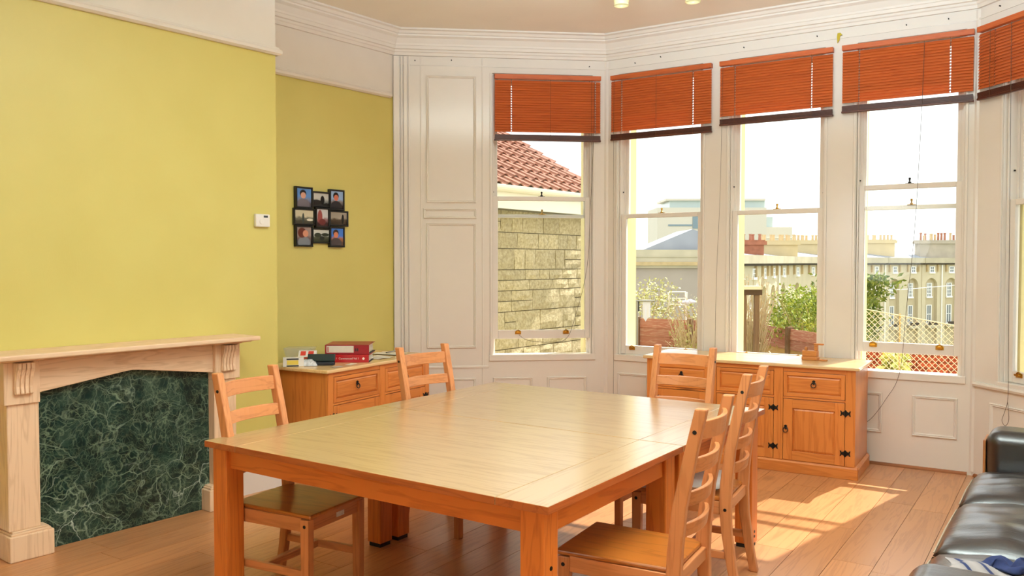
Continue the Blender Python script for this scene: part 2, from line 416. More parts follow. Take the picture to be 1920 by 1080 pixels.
# ---- sash windows
def sash(parent, name, x0, x1, y, z0, z1, bot, top, st_=.042):
    s = empty(name, parent=parent)
    B(x0, x0+st_, y, y+.042, z0, z1).build('stile', white_gloss, s, bevel=.004)
    B(x1-st_, x1, y, y+.042, z0, z1).build('stile', white_gloss, s, bevel=.004)
    B(x0+st_, x1-st_, y, y+.042, z0, z0+bot).build('bottom_rail', white_gloss, s, bevel=.004)
    B(x0+st_, x1-st_, y, y+.042, z1-top, z1).build('top_rail', white_gloss, s, bevel=.004)
    B(x0+st_-.004, x1-st_+.004, y+.019, y+.023, z0+bot-.004, z1-top+.004).build('pane', glass, s)
    return s
def lift(parent, x, y, z):
    m = MB().box(x-.028, x+.028, y-.004, y, z-.02, z+.008)
    m.prism([(y-.004, z-.012), (y-.026, z-.008), (y-.03, z+.006), (y-.024, z+.004), (y-.004, z-.002)], 'x', x-.02, x+.02)
    m.tube([(x-.02, y-.006, z+.008), (x, y-.01, z+.02), (x+.02, y-.006, z+.008)], .005)
    m.build('sash_lift', brass, parent, bevel=.0015)
def catch(parent, x, y, z):
    m = MB().box(x-.03, x+.03, y, y+.02, z, z+.004)
    m.lathe([(.012, z), (.012, z+.012), (.006, z+.016), (.006, z+.03), (.01, z+.034), (.007, z+.045), (0, z+.047)], 8, Matrix.Translation((x, y+.01, 0)))
    m.build('catch', brass if z < 2.05 else iron, parent)
def window(n, wall, label, op, up, lifts):
    w = empty('window_%d' % n); w.matrix_world = wall.matrix_world.copy(); w.location = wall.location; w.rotation_euler = wall.rotation_euler
    tag(w, label, 'window', kind='structure')
    x0, x1 = op; a, b = x0+.002, x1-.002
    m = MB()
    for s_, x in ((1, a), (-1, b)):
        lo, hi = sorted((x, x+s_*.012))
        m.box(lo, hi, .028, .125, SILL, OT)
        lo, hi = sorted((x, x+s_*.03)); m.box(lo, hi, .096, .104, SILL, OT)
    m.box(a+.03, b-.03, .028, .125, OT-.03, OT)
    m.build('jamb', white_gloss, w, bevel=.002)
    m = MB().prism([(.0, SILL), (.13, SILL), (.34, SILL-.03), (.34, SILL-.055), (.0, SILL-.0)], 'x', a, b)
    MB().prism([(.02, SILL), (.30, SILL-.028), (.30, SILL-.06), (.02, SILL-.02)], 'x', a, b).build('window_sill', white_gloss, w)
    dz = .16 if up else 0
    lo = sash(w, 'lower_sash', a+.012, b-.012, .048, SILL+.002+dz*.855, 1.985+dz, .078, .038)
    uz = .0
    us = sash(w, 'upper_sash', a+.012, b-.012, .106, 1.955, OT-.03, .032, .05)
    for x in lifts: lift(lo, x, .048, SILL+dz*.855+.062)
    mid = (a+b)/2
    catch(lo, mid, .055, 1.985+dz)
    if up: catch(us, mid+.01, .095, 1.987)
    # sash stop / pulley
    MB().box(a+.012, a+.02, .07, .082, 2.18, 2.19).build('sash_stop', iron, w)
    MB().box(b-.022, b-.012, .07, .082, 2.10, 2.11).build('sash_stop', iron, w)
    return w
w1 = window(1, wc, 'sash window with raised lower sash looking onto stone wall and tiled roof', W1, True, (1.12, 1.56))
w2 = window(2, wb, 'closed sash window left of the three in the middle, washing outside', W2, False, (.24, .75))
w3 = window(3, wb, 'closed sash window in the middle above the large sideboard', W3, False, (1.28, 1.70))
w4 = window(4, wb, 'raised sash window right of the wooden bird, chimneys and netting outside', W4, True, (2.26, 2.72))
w5 = window(5, wr, 'partly visible sash window at the right edge above the sofa', W5, False, (.37, .9))

# ---- blinds
def slat_mesh(W, holes, dots):
    """slat along x with a row of cord holes; W long, 25 mm deep"""
    xs = sorted(set([-W/2, W/2]+[h+e for h in dots for e in (-.0048, .0048)]))
    m = MB(); d0, d1, t = -.0125, .0125, .0028
    for a, b in zip(xs, xs[1:]):
        mid = (a+b)/2
        if any(abs(mid-h) < .003 for h in dots):
            m.box(a, b, d0, -.0088, 0, t); m.box(a, b, .0088, d1, 0, t)
        else: m.box(a, b, d0, d1, 0, t)
    return m.mesh('slat', blind_wood)
def blind(wall, x0, x1, label, dots, cords, zb=2.655, tiltend=0):
    t = empty('venetian_blind'); t.location = wall.location; t.rotation_euler = wall.rotation_euler
    tag(t, label, 'blind', 'venetian blinds half drawn over the bay windows')
    W = x1-x0; cx = (x0+x1)/2
    B(x0, x1, -.06, -.016, 3.178, 3.216).build('headrail', blind_wood, t, bevel=.002)
    ztop, zend = 3.160, zb+.072; N = int((ztop-zend)/.0212); me = slat_mesh(W-.006, None, [d-cx for d in dots])
    for i in range(N):
        o = link(me, 'slat', t, (cx, -.038, ztop-.006-i*(ztop-zend)/N)); o.rotation_euler = (rad(64), 0, 0)
    m = MB(); r = random.Random(x0)
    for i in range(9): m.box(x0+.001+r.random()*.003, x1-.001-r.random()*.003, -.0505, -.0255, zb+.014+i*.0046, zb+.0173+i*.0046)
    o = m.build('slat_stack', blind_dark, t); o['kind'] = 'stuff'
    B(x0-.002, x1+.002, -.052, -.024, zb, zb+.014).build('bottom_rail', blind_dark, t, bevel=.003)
    for c in cords:
        MB().tube([(c, -.0535, 3.178), (c, -.0535, zb+.004)], .0016, 4).build('ladder_cord', cord_mat, t)
    return t
bl = []
bl.append(blind(wc, .90, 1.857, 'brown slatted blind over the window looking onto the stone wall', (1.05, 1.81), (1.05, 1.40, 1.77), 2.632))
bl.append(blind(wb, .064, .992, 'brown slatted blind leftmost of the three in the middle', (.17, .83), (.17, .5, .83), 2.64))
bl.append(blind(wb, 1.062, 1.960, 'brown slatted blind in the middle above the wooden bird', (1.19, 1.80), (1.19, 1.80), .2685*10))
bl.append(blind(wb, 2.026, 2.920, 'brown slatted blind rightmost of three, above netting and raised sash', (2.15, 2.77), (2.15, 2.77), 2.70))
bl.append(blind(wr, .05, 1.22, 'brown slatted blind cut off by the right picture edge', (.2, 1.1), (.17, .9), 2.70))
def cord(parent, pts, name='pull_cord', r=.0018, mt=None):
    # smooth the polyline
    P = [Vector(p) for p in pts]; out = []
    for i in range(len(P)-1):
        p0, p1, p2, p3 = P[max(i-1, 0)], P[i], P[i+1], P[min(i+2, len(P)-1)]
        for k in range(6):
            u = k/6; out.append(.5*((2*p1)+(p2-p0)*u+(2*p0-5*p1+4*p2-p3)*u*u+(3*p1-p0-3*p2+p3)*u**3))
    out.append(P[-1])
    return MB().tube(out, r, 5).build(name, mt or darkcord, parent, smooth=True)
cord(bl[0], [(1.80, -.056, 3.17), (1.79, -.05, 2.6), (1.77, -.03, 2.1), (1.74, -.02, 1.5), (1.63, -.02, 1.05), (1.55, -.02, .86), (1.40, -.02, .83), (1.2, -.02, .85), (1.12, -.02, .90)])
cord(bl[3], [(2.60, -.056, 3.17), (2.585, -.056, 2.6), (2.55, -.04, 1.8), (2.50, -.03, 1.2), (2.46, -.03, .72), (2.36, -.03, .5), (2.27, -.03, .36), (2.20, -.03, .30)])
cord(bl[1], [(.10, -.056, 3.17), (.095, -.05, 2.2), (.09, -.03, 1.2), (.088, -.02, .5), (.087, -.02, .2)], r=.0013)
cord(bl[2], [(1.09, -.056, 3.17), (1.075, -.05, 2.2), (1.04, -.03, 1.4), (1.03, -.02, .8)], r=.0013)
cord(bl[4], [(.36, -.056, 3.17), (.36, -.04, 1.5), (.36, -.03, .78), (.355, -.03, .60), (.33, -.03, .52), (.31, -.03, .46), (.34, -.03, .43), (.37, -.03, .48), (.355, -.03, .60)])
# yellow rag on the frieze
m = MB(); m.prism([(0, 0), (.022, .0), (.034, -.018), (.02, -.02), (.012, -.055), (.0, -.075), (-.004, -.03)], 'y', -.022, -.006)
ly = m.build('paper_scrap', plain('yellow_scrap', (190, 168, 30), .6)); ly.location = wb.location; ly.rotation_euler = wb.rotation_euler
ly.location = Vector((B0.x, B0.y, 0))+Vector((BD.x, BD.y, 0))*1.985+Vector((0, 0, 3.325))
tag(ly, 'small yellow scrap stuck above the blinds', 'scrap')

# ------------------------------------------------------------------ fireplace
fp = thing('fireplace', 'limed oak fireplace surround with green marble slab on yellow wall', 'fireplace', (BX, 2.44, 0), 0)
def mirror_y(f):
    for s_ in (-1, 1): f(s_)
def column(s_):
    ys = lambda a, b: sorted((s_*a, s_*b))
    a, b = ys(.46, .68); c = empty('column', parent=fp)
    mm = MB().box(.002, .19, a, b, 0, .135)
    mm.build('plinth', limed('z'), c, bevel=.006)
    mm = MB()
    mm.box(.002, .178, a+.012, b-.012, .135, .147); mm.box(.002, .172, a+.02, b-.02, .147, .155)
    mm.build('plinth_moulding', limed('y'), c, bevel=.004)
    a, b = ys(.515, .672)
    MB().box(.002, .158, a, b, .155, .815).build('shaft', limed('z'), c, bevel=.005)
    a, b = ys(.515, .69)
    MB().box(.002, .175, a, b, .815, 1.035).build('capital', limed('z'), c, bevel=.004)
    a, b = ys(.503, .70)
    MB().box(.002, .188, a, b, 1.035, 1.045).build('capital_moulding', limed('y'), c, bevel=.003)
    cy = s_*.600
    mm = MB()
    for k in range(4):
        y0 = cy-.044+k*.022
        prof = [(.176, .868), (.20, .868), (.205, .874), (.203, .885), (.199, .91), (.203, .95), (.215, .985), (.228, 1.005), (.228, 1.034), (.176, 1.034)]
        P = []
        mm.prism(prof, 'y', y0+.002, y0+.020)
    mm.prism([(.176, .868), (.196, .870), (.19, .91), (.196, .95), (.212, .99), (.22, 1.02), (.22, 1.034), (.176, 1.034)], 'y', cy-.046, cy+.046)
    mm.build('corbel', limed('z'), c, bevel=.004)
mirror_y(column)
lint = [(-.515, 1.035), (-.515, .862), (-.47, .868), (-.05, .926), (0, .931), (.05, .926), (.47, .868), (.515, .862), (.515, 1.035)]
MB().prism(lint, 'x', .002, .15).build('lintel', limed('y'), fp, bevel=.004)
MB().prism([(.002, 1.045), (.24, 1.045), (.262, 1.056), (.002, 1.056)], 'y', -.73, .73).build('shelf_moulding', limed('y'), fp, bevel=.002)
MB().box(.002, .30, -.76, .76, 1.056, 1.083).build('mantel_shelf', limed('y'), fp, bevel=.006)
MB().box(.002, .095, -.54, .54, 0.001, .95).build('marble_slab', green_marble, fp)

# thermostat
th = thing('thermostat', 'small white square thermostat on yellow chimney breast', 'thermostat', (BX, 3.419, 1.832))
MB().box(.001, .028, -.056, .056, -.043, .043).build('case', white_plastic, th, bevel=.006)
MB().box(.028, .0295, .005, .036, .02, .034).build('display', plain('dark_display', (54, 58, 60), .2), th)
MB().lathe([(.017, 0), (.017, .004), (.013, .005), (0, .005)], 18, Matrix.Translation((.028, -.012, -.008)) @ Matrix.Rotation(PI/2, 4, 'Y')).build('dial', white_plastic, th)

# ------------------------------------------------------------------ photo frame cluster
def print_mat(name, kind, cols):
    t = NT('photo_'+name); t.pr(Roughness=.15)
    tc = t.n('ShaderNodeTexCoord'); sp = t.n('ShaderNodeSeparateXYZ'); t.l(tc.outputs['Generated'], sp.inputs[0])
    nz = t.n('ShaderNodeTexNoise', Scale=5, Detail=3); t.l(tc.outputs['Generated'], nz.inputs['Vector'])
    ad = t.n('ShaderNodeMath', _operation='MULTIPLY_ADD'); t.l(nz.outputs[0], ad.inputs[0]); ad.inputs[1].default_value = .3; t.l(sp.outputs['Z'], ad.inputs[2])
    c = t.ramp(ad.outputs[0], [(.35, lin(cols[0])), (.55, lin(cols[1])), (.7, lin(cols[2]))])
    def ell(c, cy, cz, ry, rz, colr):
        vs = t.n('ShaderNodeVectorMath', _operation='SUBTRACT'); t.l(tc.outputs['Generated'], vs.inputs[0]); vs.inputs[1].default_value = (0, cy, cz)
        vm = t.n('ShaderNodeVectorMath', _operation='MULTIPLY'); t.l(vs.outputs[0], vm.inputs[0]); vm.inputs[1].default_value = (0, 1/ry, 1/rz)
        ln = t.n('ShaderNodeVectorMath', _operation='LENGTH'); t.l(vm.outputs[0], ln.inputs[0])
        f = t.ramp(ln.outputs['Value'], [(.85, (1, 1, 1, 1)), (1, (0, 0, 0, 1))])
        return t.mix(f, c, lin(colr))
    for e in kind: c = ell(c, *e)
    t.col(c); return t.m
pf = thing('photo_frame', 'black multi picture frame of nine photos on the yellow alcove wall', 'picture frame', (AX, 4.375, 1.91))
S = 1.012
def portrait(skin, hair, coat, cy=.45): return [(cy, .12, .48, .36, coat), (cy-.02, .72, .24, .22, hair), (cy, .62, .19, .18, skin)]
cells = [ # y centre, z centre, w, h, depth, cols, blobs
 (-0.176, 0.15, 0.166, 0.17, .03, ((70, 66, 74), (120, 130, 160), (96, 140, 200)), portrait((214, 160, 138), (40, 32, 30), (112, 104, 112))),
 (-0.003, 0.146, 0.182, 0.126, .022, ((40, 38, 36), (150, 150, 146), (196, 194, 188)), [(.6, .45, .14, .38, (30, 28, 28)), (.2, .28, .4, .2, (36, 34, 34))]),
 (0.154, 0.15, 0.156, 0.17, .03, ((40, 36, 38), (130, 120, 120), (150, 176, 214)), portrait((196, 112, 88), (34, 26, 26), (46, 42, 46))),
 (-0.17, 0, 0.207, 0.133, .022, ((66, 62, 48), (110, 108, 92), (206, 196, 168)), [(.8, .3, .18, .1, (226, 220, 206)), (.45, .4, .06, .4, (56, 64, 60))]),
 (0.004, 0, 0.142, 0.163, .03, ((60, 36, 36), (150, 110, 110), (206, 204, 206)), [(.3, .55, .22, .42, (150, 74, 70)), (.5, .25, .3, .2, (110, 52, 50))]),
 (0.175, 0, 0.2, 0.128, .026, ((56, 44, 34), (80, 64, 48), (160, 150, 136)), [(.75, .45, .08, .42, (26, 22, 20))]),
 (-0.178, -0.152, 0.168, 0.168, .03, ((70, 60, 62), (110, 90, 88), (150, 130, 124)), [(.5, .15, .46, .34, (120, 124, 132)), (.36, .68, .3, .3, (96, 44, 34)), (.6, .64, .2, .2, (206, 140, 112))]),
 (-0.003, -0.146, 0.188, 0.124, .022, ((56, 60, 44), (84, 84, 70), (206, 206, 200)), [(.3, .55, .24, .2, (50, 54, 42)), (.75, .6, .26, .14, (46, 50, 38)), (.55, .3, .16, .2, (40, 40, 36))]),
 (0.154, -0.152, 0.156, 0.168, .03, ((90, 66, 56), (170, 110, 76), (70, 120, 206)), portrait((208, 126, 92), (52, 36, 34), (78, 68, 70), .42)),
]
for i, (cy, cz, w, h, dp, cols, blobs) in enumerate(cells):
    f = empty('picture', parent=pf); b = .014
    P = [(cy-w/2, cz-h/2), (cy+w/2, cz-h/2), (cy+w/2, cz+h/2), (cy-w/2, cz+h/2)]
    M = Matrix(((0, 0, 1, 0), (1, 0, 0, 0), (0, 1, 0, 0), (0, 0, 0, 1)))
    MB().sweep(P, [(0, .002), (0, dp), (.004, dp+.004), (b-.003, dp+.004), (b, dp), (b, .002)], closed=True, M=M).build('frame', black_plastic, f)
    MB().box(.003, dp-.006, cy-w/2+b-.002, cy+w/2-b+.002, cz-h/2+b-.002, cz+h/2-b+.002).build('photo_print', print_mat(str(i), blobs, cols), f)

# ------------------------------------------------------------------ tables
TC = Vector((-2.572, 3.270)); TA = rad(3.75)
tx = Vector((math.cos(TA), math.sin(TA))); ty = Vector((-math.sin(TA), math.cos(TA)))
def top_board(x0, x1, y0, y1, z0, z1, name, ax, t, oaks=()):
    m = MB().box(x0, x1, y0, y1, z0, z1); m.mi = [1, 0]+[0 if k in oaks else 1 for k in range(4)]
    return m.build(name, [oak(ax), wood('stained_edge', (176, 92, 40), (140, 64, 24), ax, .4, 1.4, .8, var=.04)], t, bevel=.002)
def table(label, off):
    c = TC+ty*off
    t = thing('dining_table', label, 'table', (c.x, c.y, 0), TA, None)
    X, Y, Z0, Z1 = .91, .558, .722, .75
    top_board(-X+.215, X-.215, -Y, Y, Z0, Z1, 'tabletop', 'x', t, (2, 3, 1 if off < 0 else 0))
    for s_ in (-1, 1):
        a, b = sorted((s_*X, s_*(X-.2135))); top_board(a, b, -Y, Y, Z0, Z1, 'end_board', 'y', t, (3 if s_ < 0 else 2, 1 if off < 0 else 0))
    for sy in (-1, 1):
        a, b = sorted((sy*(Y-.045), sy*(Y-.075))); B(-X+.12, X-.12, a, b, .632, .7215).build('apron', legw('x'), t, bevel=.002)
    for sx in (-1, 1):
        a, b = sorted((sx*(X-.045), sx*(X-.075))); B(a, b, -Y+.12, Y-.12, .632, .7215).build('apron', legw('y'), t, bevel=.002)
    for sx in (-1, 1):
        for sy in (-1, 1):
            x, y = sx*(X-.078), sy*(Y-.068)
            lg = B(x-.047, x+.047, y-.047, y+.047, .022, .7215).build('leg', legw('z'), t, bevel=.004)
            B(x-.040, x+.040, y-.040, y+.040, 0, .022).build('foot', plain('rubber_foot', (38, 34, 32), .7), lg)
            for zz in ((.06, .085) if (sx > 0 and sy > 0) else (.52,)):
                MB().tube([(x+sx*.0465, y, zz), (x+sx*.0495, y, zz)], .008, 8).build('bolt', iron, lg)
    return t
table('square oak dining table nearest, its corner closest to the viewer', -.561)
table('square oak dining table at the far side, joined behind the near one', .561)

# ------------------------------------------------------------------ chairs
def outline(pts, hw):
    L = []; R = []
    for i, (x, z) in enumerate(pts):
        w = hw[i] if isinstance(hw, list) else hw
        L.append((x-w, z)); R.append((x+w, z))
    return R+L[::-1]
def make_chair():
    t = empty('dining_chair')
    MB().prism([(.262, -.20), (.262, .20), (-.19, .185), (-.205, .15), (-.205, -.15), (-.19, -.185)], 'z', .435, .453).build('seat', seatw('x'), t, bevel=.006)
    for s_ in (-1, 1):
        y = s_*.180
        MB().prism([(.207, 0), (.245, 0), (.250, .43), (.202, .43)], 'y', y-.019, y+.019).build('leg', chairw('z'), t, bevel=.004)
        post = outline([(-.262, 0), (-.235, .14), (-.212, .30), (-.205, .42), (-.209, .52), (-.226, .68), (-.262, .86), (-.302, 1.038)], [.02, .021, .024, .027, .027, .025, .023, .021])
        p = MB().prism(post, 'y', y-.019, y+.019).build('back_post', chairw('z'), t, bevel=.005)
        for x, z in ((-.282, .955), (-.207, .40)):
            MB().tube([(x, y+s_*.0185, z), (x, y+s_*.0202, z)], .008, 8).build('screw_cap', iron, p)
        MB().tube([(.227, y+s_*.0185, .40), (.227, y+s_*.0202, .40)], .008, 8).build('screw_cap', iron, t)
        B(-.18, .204, y-.011, y+.011, .372, .434).build('seat_rail', chairw('x'), t, bevel=.003)
        B(-.236, .213, y-.010, y+.010, .165, .20).build('stretcher', chairw('x'), t, bevel=.003)
    B(.215, .237, -.162, .162, .372, .434).build('seat_rail', chairw('y'), t, bevel=.003)
    B(-.222, -.20, -.162, .162, .385, .434).build('seat_rail', chairw('y'), t, bevel=.003)
    B(-.04, -.01, -.171, .171, .166, .199).build('stretcher', chairw('y'), t, bevel=.003)
    for z, h in ((.955, .068), (.825, .056), (.70, .054), (.585, .05)):
        px = {.955: -.284, .825: -.256, .70: -.231, .585: -.217}[z]
        n = 10; vs = []
        for i in range(n+1):
            u = -1+2*i/n; y = u*.1625; bow = -.036*(1-u*u)
            for dx, dz in ((.009, -h/2), (.009-.008, h/2), (-.009-.008, h/2), (-.009, -h/2)): vs.append((px+bow+dx+.004, y, z+dz))
        fs = [(i*4+j, i*4+(j+1) % 4, i*4+4+(j+1) % 4, i*4+4+j) for i in range(n) for j in range(4)]+[(0, 1, 2, 3), (n*4+3, n*4+2, n*4+1, n*4)]
        MB().add(vs, fs).build('back_slat', chairw('y'), t, bevel=.003)
    return t
proto = make_chair()
chairs = [
 ((-3.205, 2.435), 11, 'pine ladder-back chair standing beside the fireplace, white sticker on its seat rail'),
 ((-3.334, 3.693), -6, 'pine ladder-back chair in front of the small sideboard with red files'),
 ((-2.318, 4.388), -86, 'pine ladder-back chair at the far end backing onto the large sideboard'),
 ((-1.613, 2.842), 189, 'bare pine ladder-back chair nearest the viewer on the sofa side'),
 ((-1.852, 3.810), 190, 'pine ladder-back chair with white cushion on the sofa side'),
]
CH = []
for i, ((x, y), a, lab) in enumerate(chairs):
    c = proto if i == 0 else copy_tree(proto)
    c.location = (x, y, 0); c.rotation_euler = (0, 0, rad(a))
    tag(c, lab, 'chair', 'ladder-back chairs round the dining tables'); CH.append(c)
MB().box(.2375, .2385, .005, .06, .39, .412).build('sticker', plain('paper_sticker', (236, 232, 226), .6, noise=.25, nscale=120), CH[0])
def cushion(ch, label):
    m = MB(); n = 14; vs = []; fs = []
    for sgn in (1, -1):
        o = len(vs)
        for i in range(n+1):
            for j in range(n+1):
                u, v = -1+2*i/n, -1+2*j/n
                e = (1-u**6)*(1-v**6); tuft = sum(math.exp(-((u-a)**2+(v-b)**2)*26) for a in (-.42, .42) for b in (-.42, .42))
                vs.append((u*.205*(1-.03*v*v), v*.172*(1-.03*u*u), .027+sgn*(.026*e**.5-.010*tuft*max(0, sgn))))
        for i in range(n):
            for j in range(n): a = o+i*(n+1)+j; fs.append((a, a+1, a+n+2, a+n+1))
    m.add(vs, fs)
    o = m.build('seat_cushion', fabric_white, None, (ch.location.x, ch.location.y, .4535), ch.rotation_euler[2], smooth=True)
    tag(o, label, 'cushion')
    o.location += o.rotation_euler.to_matrix() @ Vector((.036, 0, 0))
cushion(CH[2], 'white tufted cushion on the chair by the large sideboard')
cushion(CH[4], 'white tufted cushion on the sofa-side chair')

# ------------------------------------------------------------------ sideboards
def ring_handle(parent, x, y, z):
    m = MB().prism([(x-.004, z+.026), (x-.012, z+.018), (x-.008, z+.010), (x-.016, z+.004), (x-.006, z-.004), (x, z-.010), (x+.006, z-.004), (x+.016, z+.004), (x+.008, z+.010), (x+.012, z+.018), (x+.004, z+.026)], 'y', y-.004, y)
    m.ball((x, y-.008, z+.006), .006, .006, .006, 8, 6)
    R = .0175; m.tube([(x+R*math.sin(a)*1.0, y-.010-.004*math.cos(a), z-.012-R*math.cos(a)+.002) for a in [2*PI*k/14 for k in range(15)]], .0032, 6, caps=False)
    return m.build('handle', iron, parent)
def hinge(parent, x, y, z):
    w, h = .036, .023
    P = [(-w, h*.9), (-w*.72, h*.75), (-w*.66, h*.35), (-w*.3, h*.6), (-w*.12, h*1.0), (w*.12, h*1.0), (w*.3, h*.6), (w*.66, h*.35), (w*.72, h*.75), (w, h*.9), (w*.86, 0)]
    Q = P+[(a, -b) for a, b in P[::-1][1:-1]]+[(-w, -h*.9), (-w*.86, 0)]
    Q = P+[(w, -h*.9), (w*.72, -h*.75), (w*.66, -h*.35), (w*.3, -h*.6), (w*.12, -h), (-w*.12, -h), (-w*.3, -h*.6), (-w*.66, -h*.35), (-w*.72, -h*.75), (-w, -h*.9), (-w*.86, 0)]
    m = MB().prism([(x+a, z+b) for a, b in Q], 'y', y-.004, y)
    m.tube([(x, y-.006, z-h*1.05), (x, y-.006, z+h*1.05)], .0045, 8)
    return m.build('hinge', iron, parent)
def raised_panel(parent, name, x0, x1, z0, z1, ax, st_, y0=-.0, hx=None):
    """door or drawer front: frame of stiles and rails round a fielded panel, front towards -y"""
    d = empty(name, parent=parent)
    B(x0, x0+st_, y0-.006, y0+.016, z0, z1).build('stile', pine('z'), d, bevel=.002)
    B(x1-st_, x1, y0-.006, y0+.016, z0, z1).build('stile', pine('z'), d, bevel=.002)
    B(x0+st_, x1-st_, y0-.006, y0+.016, z0, z0+st_).build('rail', pine('x'), d, bevel=.002)
    B(x0+st_, x1-st_, y0-.006, y0+.016, z1-st_, z1).build('rail', pine('x'), d, bevel=.002)
    a, b, c, e = x0+st_, x1-st_, z0+st_, z1-st_; i = .016
    m = MB(); vs = [(a, y0+.006, c), (b, y0+.006, c), (b, y0+.006, e), (a, y0+.006, e), (a+i, y0-.003, c+i), (b-i, y0-.003, c+i), (b-i, y0-.003, e-i), (a+i, y0-.003, e-i)]
    m.add(vs, [(0, 1, 5, 4), (1, 2, 6, 5), (2, 3, 7, 6), (3, 0, 4, 7), (4, 5, 6, 7)])
    m.build('panel', pine(ax), d)
    return d
def sideboard(label, loc, rz, W, D, cols, hinges, knobs):
    """local x along the front (0..W), front face y=0, body to +y"""
    t = thing('sideboard', label, 'sideboard', loc, rz)
    H = .805
    for a in (0, W-.022): B(a, a+.022, 0, D, .005, H-.026).build('side', pine('z'), t, bevel=.002)
    B(.022, W-.022, D-.02, D, .02, H-.026).build('back_panel', pine('x'), t)
    edges = [0]+[v for c in cols for v in c]+[W]
    for a, b in zip(edges[::2], edges[1::2]): B(a, b, -.014, -.0005, .09, H-.026).build('upright', pine('z'), t, bevel=.0015)
    for a, b in cols:
        B(a+.0005, b-.0005, -.012, .016, .748, H-.026).build('cross_rail', pine('x'), t, bevel=.001); B(a+.0005, b-.0005, -.011, .016, .548, .562).build('cross_rail', pine('x'), t, bevel=.001)
        B(a, b, .03, .045, .02, .74).build('back_board', pine('x'), t)
    m = MB().box(-.02, W+.02, -.02, .0, 0, .075); m.box(-.02, 0, 0, D, 0, .075); m.box(W, W+.02, 0, D, 0, .075)
    m.prism([(-.02, .075), (0, .075), (0, .092), (-.006, .092)], 'x', -.02, W+.02)
    m.prism([(-.02, .075), (0, .075), (0, .092), (-.006, .092)], 'y', 0, D); m.prism([(W+.02, .075), (W, .075), (W, .092), (W+.006, .092)], 'y', 0, D)
    m.build('plinth', pine('x'), t, bevel=.003)
    B(-.028, W+.028, -.034, D+.012, H-.025, H).build('top', wood('pine_top', (230, 194, 140), (206, 162, 108), 'x', .25, 1.0, .7, coat=.3), t, bevel=.006)  # paler than the body: sunlight on the top is put into its colour
    for k, (a, b) in enumerate(cols):
        d = raised_panel(t, 'drawer', a+.003, b-.003, .565, .745, 'x', .026, -.009)
        ring_handle(d, (a+b)/2, -.012, .668)
        d = raised_panel(t, 'door', a+.003, b-.003, .094, .544, 'z', .066, -.009)
        ring_handle(d, knobs[k], -.015, .325)
        for z in (.185, .472): hinge(d, hinges[k], -.0155, z)
    return t
SB1A = rad(7.0); sw = 1.575
p1 = Vector((-1.752, 6.178)); sx = Vector((math.cos(SB1A), math.sin(SB1A)))
o1 = p1-sx*sw
c3 = [(.069, .505), (.569, 1.006), (1.072, 1.507)]
sideboard('long waxed pine sideboard of three doors under the bay windows', (o1.x, o1.y, 0), SB1A, sw, .54, c3, (.066, 1.003, 1.510), (.482, .60, 1.094))
SB2A = rad(98.45); cw = 1.205
c2 = [(.055, .57), (.635, 1.15)]
sideboard('small waxed pine sideboard in the yellow alcove under the red files', (-4.60, 3.765, 0), SB2A, cw, .56, c2, (.052, 1.153), (.545, .66))
def on_sb1(x, y, z=.805): v = o1+sx*x+Vector((-sx.y, sx.x))*y; return (v.x, v.y, z)
q2 = Vector((math.cos(SB2A), math.sin(SB2A))); q2n = Vector((-q2.y, q2.x))
def on_sb2(x, y, z=.8055): v = Vector((-4.60, 3.765))+q2*x+q2n*y; return (v.x, v.y, z)

# wooden bird
bd = thing('wooden_bird', 'small block-built wooden bird standing on the long sideboard', 'ornament', on_sb1(1.205, .30), SB1A+rad(-8))
ow = wood('toy_wood', (206, 132, 66), (170, 98, 42), 'x', .5, 2, .8)
m = MB(); m.prism([(-.055, -.03), (.055, -.03), (.06, 0), (.055, .03), (-.055, .03), (-.066, .02), (-.07, 0), (-.066, -.02)], 'z', 0, .028); m.build('base', ow, bd, bevel=.006)
m = MB(); m.prism([(-.06, -.028), (.05, -.028), (.05, .028), (-.06, .028), (-.066, 0)], 'z', .0285, .075); m.build('body', ow, bd, bevel=.006)
m = MB().prism([(-.05, .0755), (-.028, .0755), (-.03, .10), (-.044, .10)], 'y', -.012, .012); m.build('tail', ow, bd, bevel=.003)
MB().box(.0275, .05, -.016, .016, .0755, .118).build('neck', ow, bd, bevel=.003)
MB().box(.022, .094, -.014, .014, .1185, .130).build('head', ow, bd, bevel=.004)
MB().prism([(.061, -.02), (.12, -.014), (.125, 0), (.12, .014), (.061, .02)], 'z', 0, .012).build('foot', ow, bd, bevel=.003)

# files and clutter on the small sideboard
def paper(): return plain('paper', (232, 224, 208), .7, noise=.06, nscale=30)
redm = plain('red_card', (152, 26, 36), .35, noise=.08, nscale=20); redb = plain('bright_red_card', (176, 24, 30), .3); greyc = plain('black_card', (44, 42, 42), .5)
def file_box(label, name, x, y, z, L, Dp, H, mspine, rz, extra):
    t = thing(name, label, 'ring binder', on_sb2(x, y, z), SB2A+rad(rz))
    B(-L/2, L/2, 0, .004, 0, H).build('spine', mspine, t, bevel=.0015)
    B(-L/2, L/2, .0045, Dp, 0, .003).build('cover', greyc, t); B(-L/2, L/2, .0045, Dp, H-.003, H).build('cover', mspine, t)
    m = MB(); r = random.Random(int(L*1000)); n = max(4, int((H-.012)/.004))
    for k in range(n): m.box(-L/2+.004+r.random()*.004, L/2-.012-r.random()*.008, .02, Dp-.012-r.random()*.02, .004+k*.004, .0075+k*.004)
    o = m.build('paper_sheet', paper(), t); o['kind'] = 'stuff'
    extra(t, L, H)
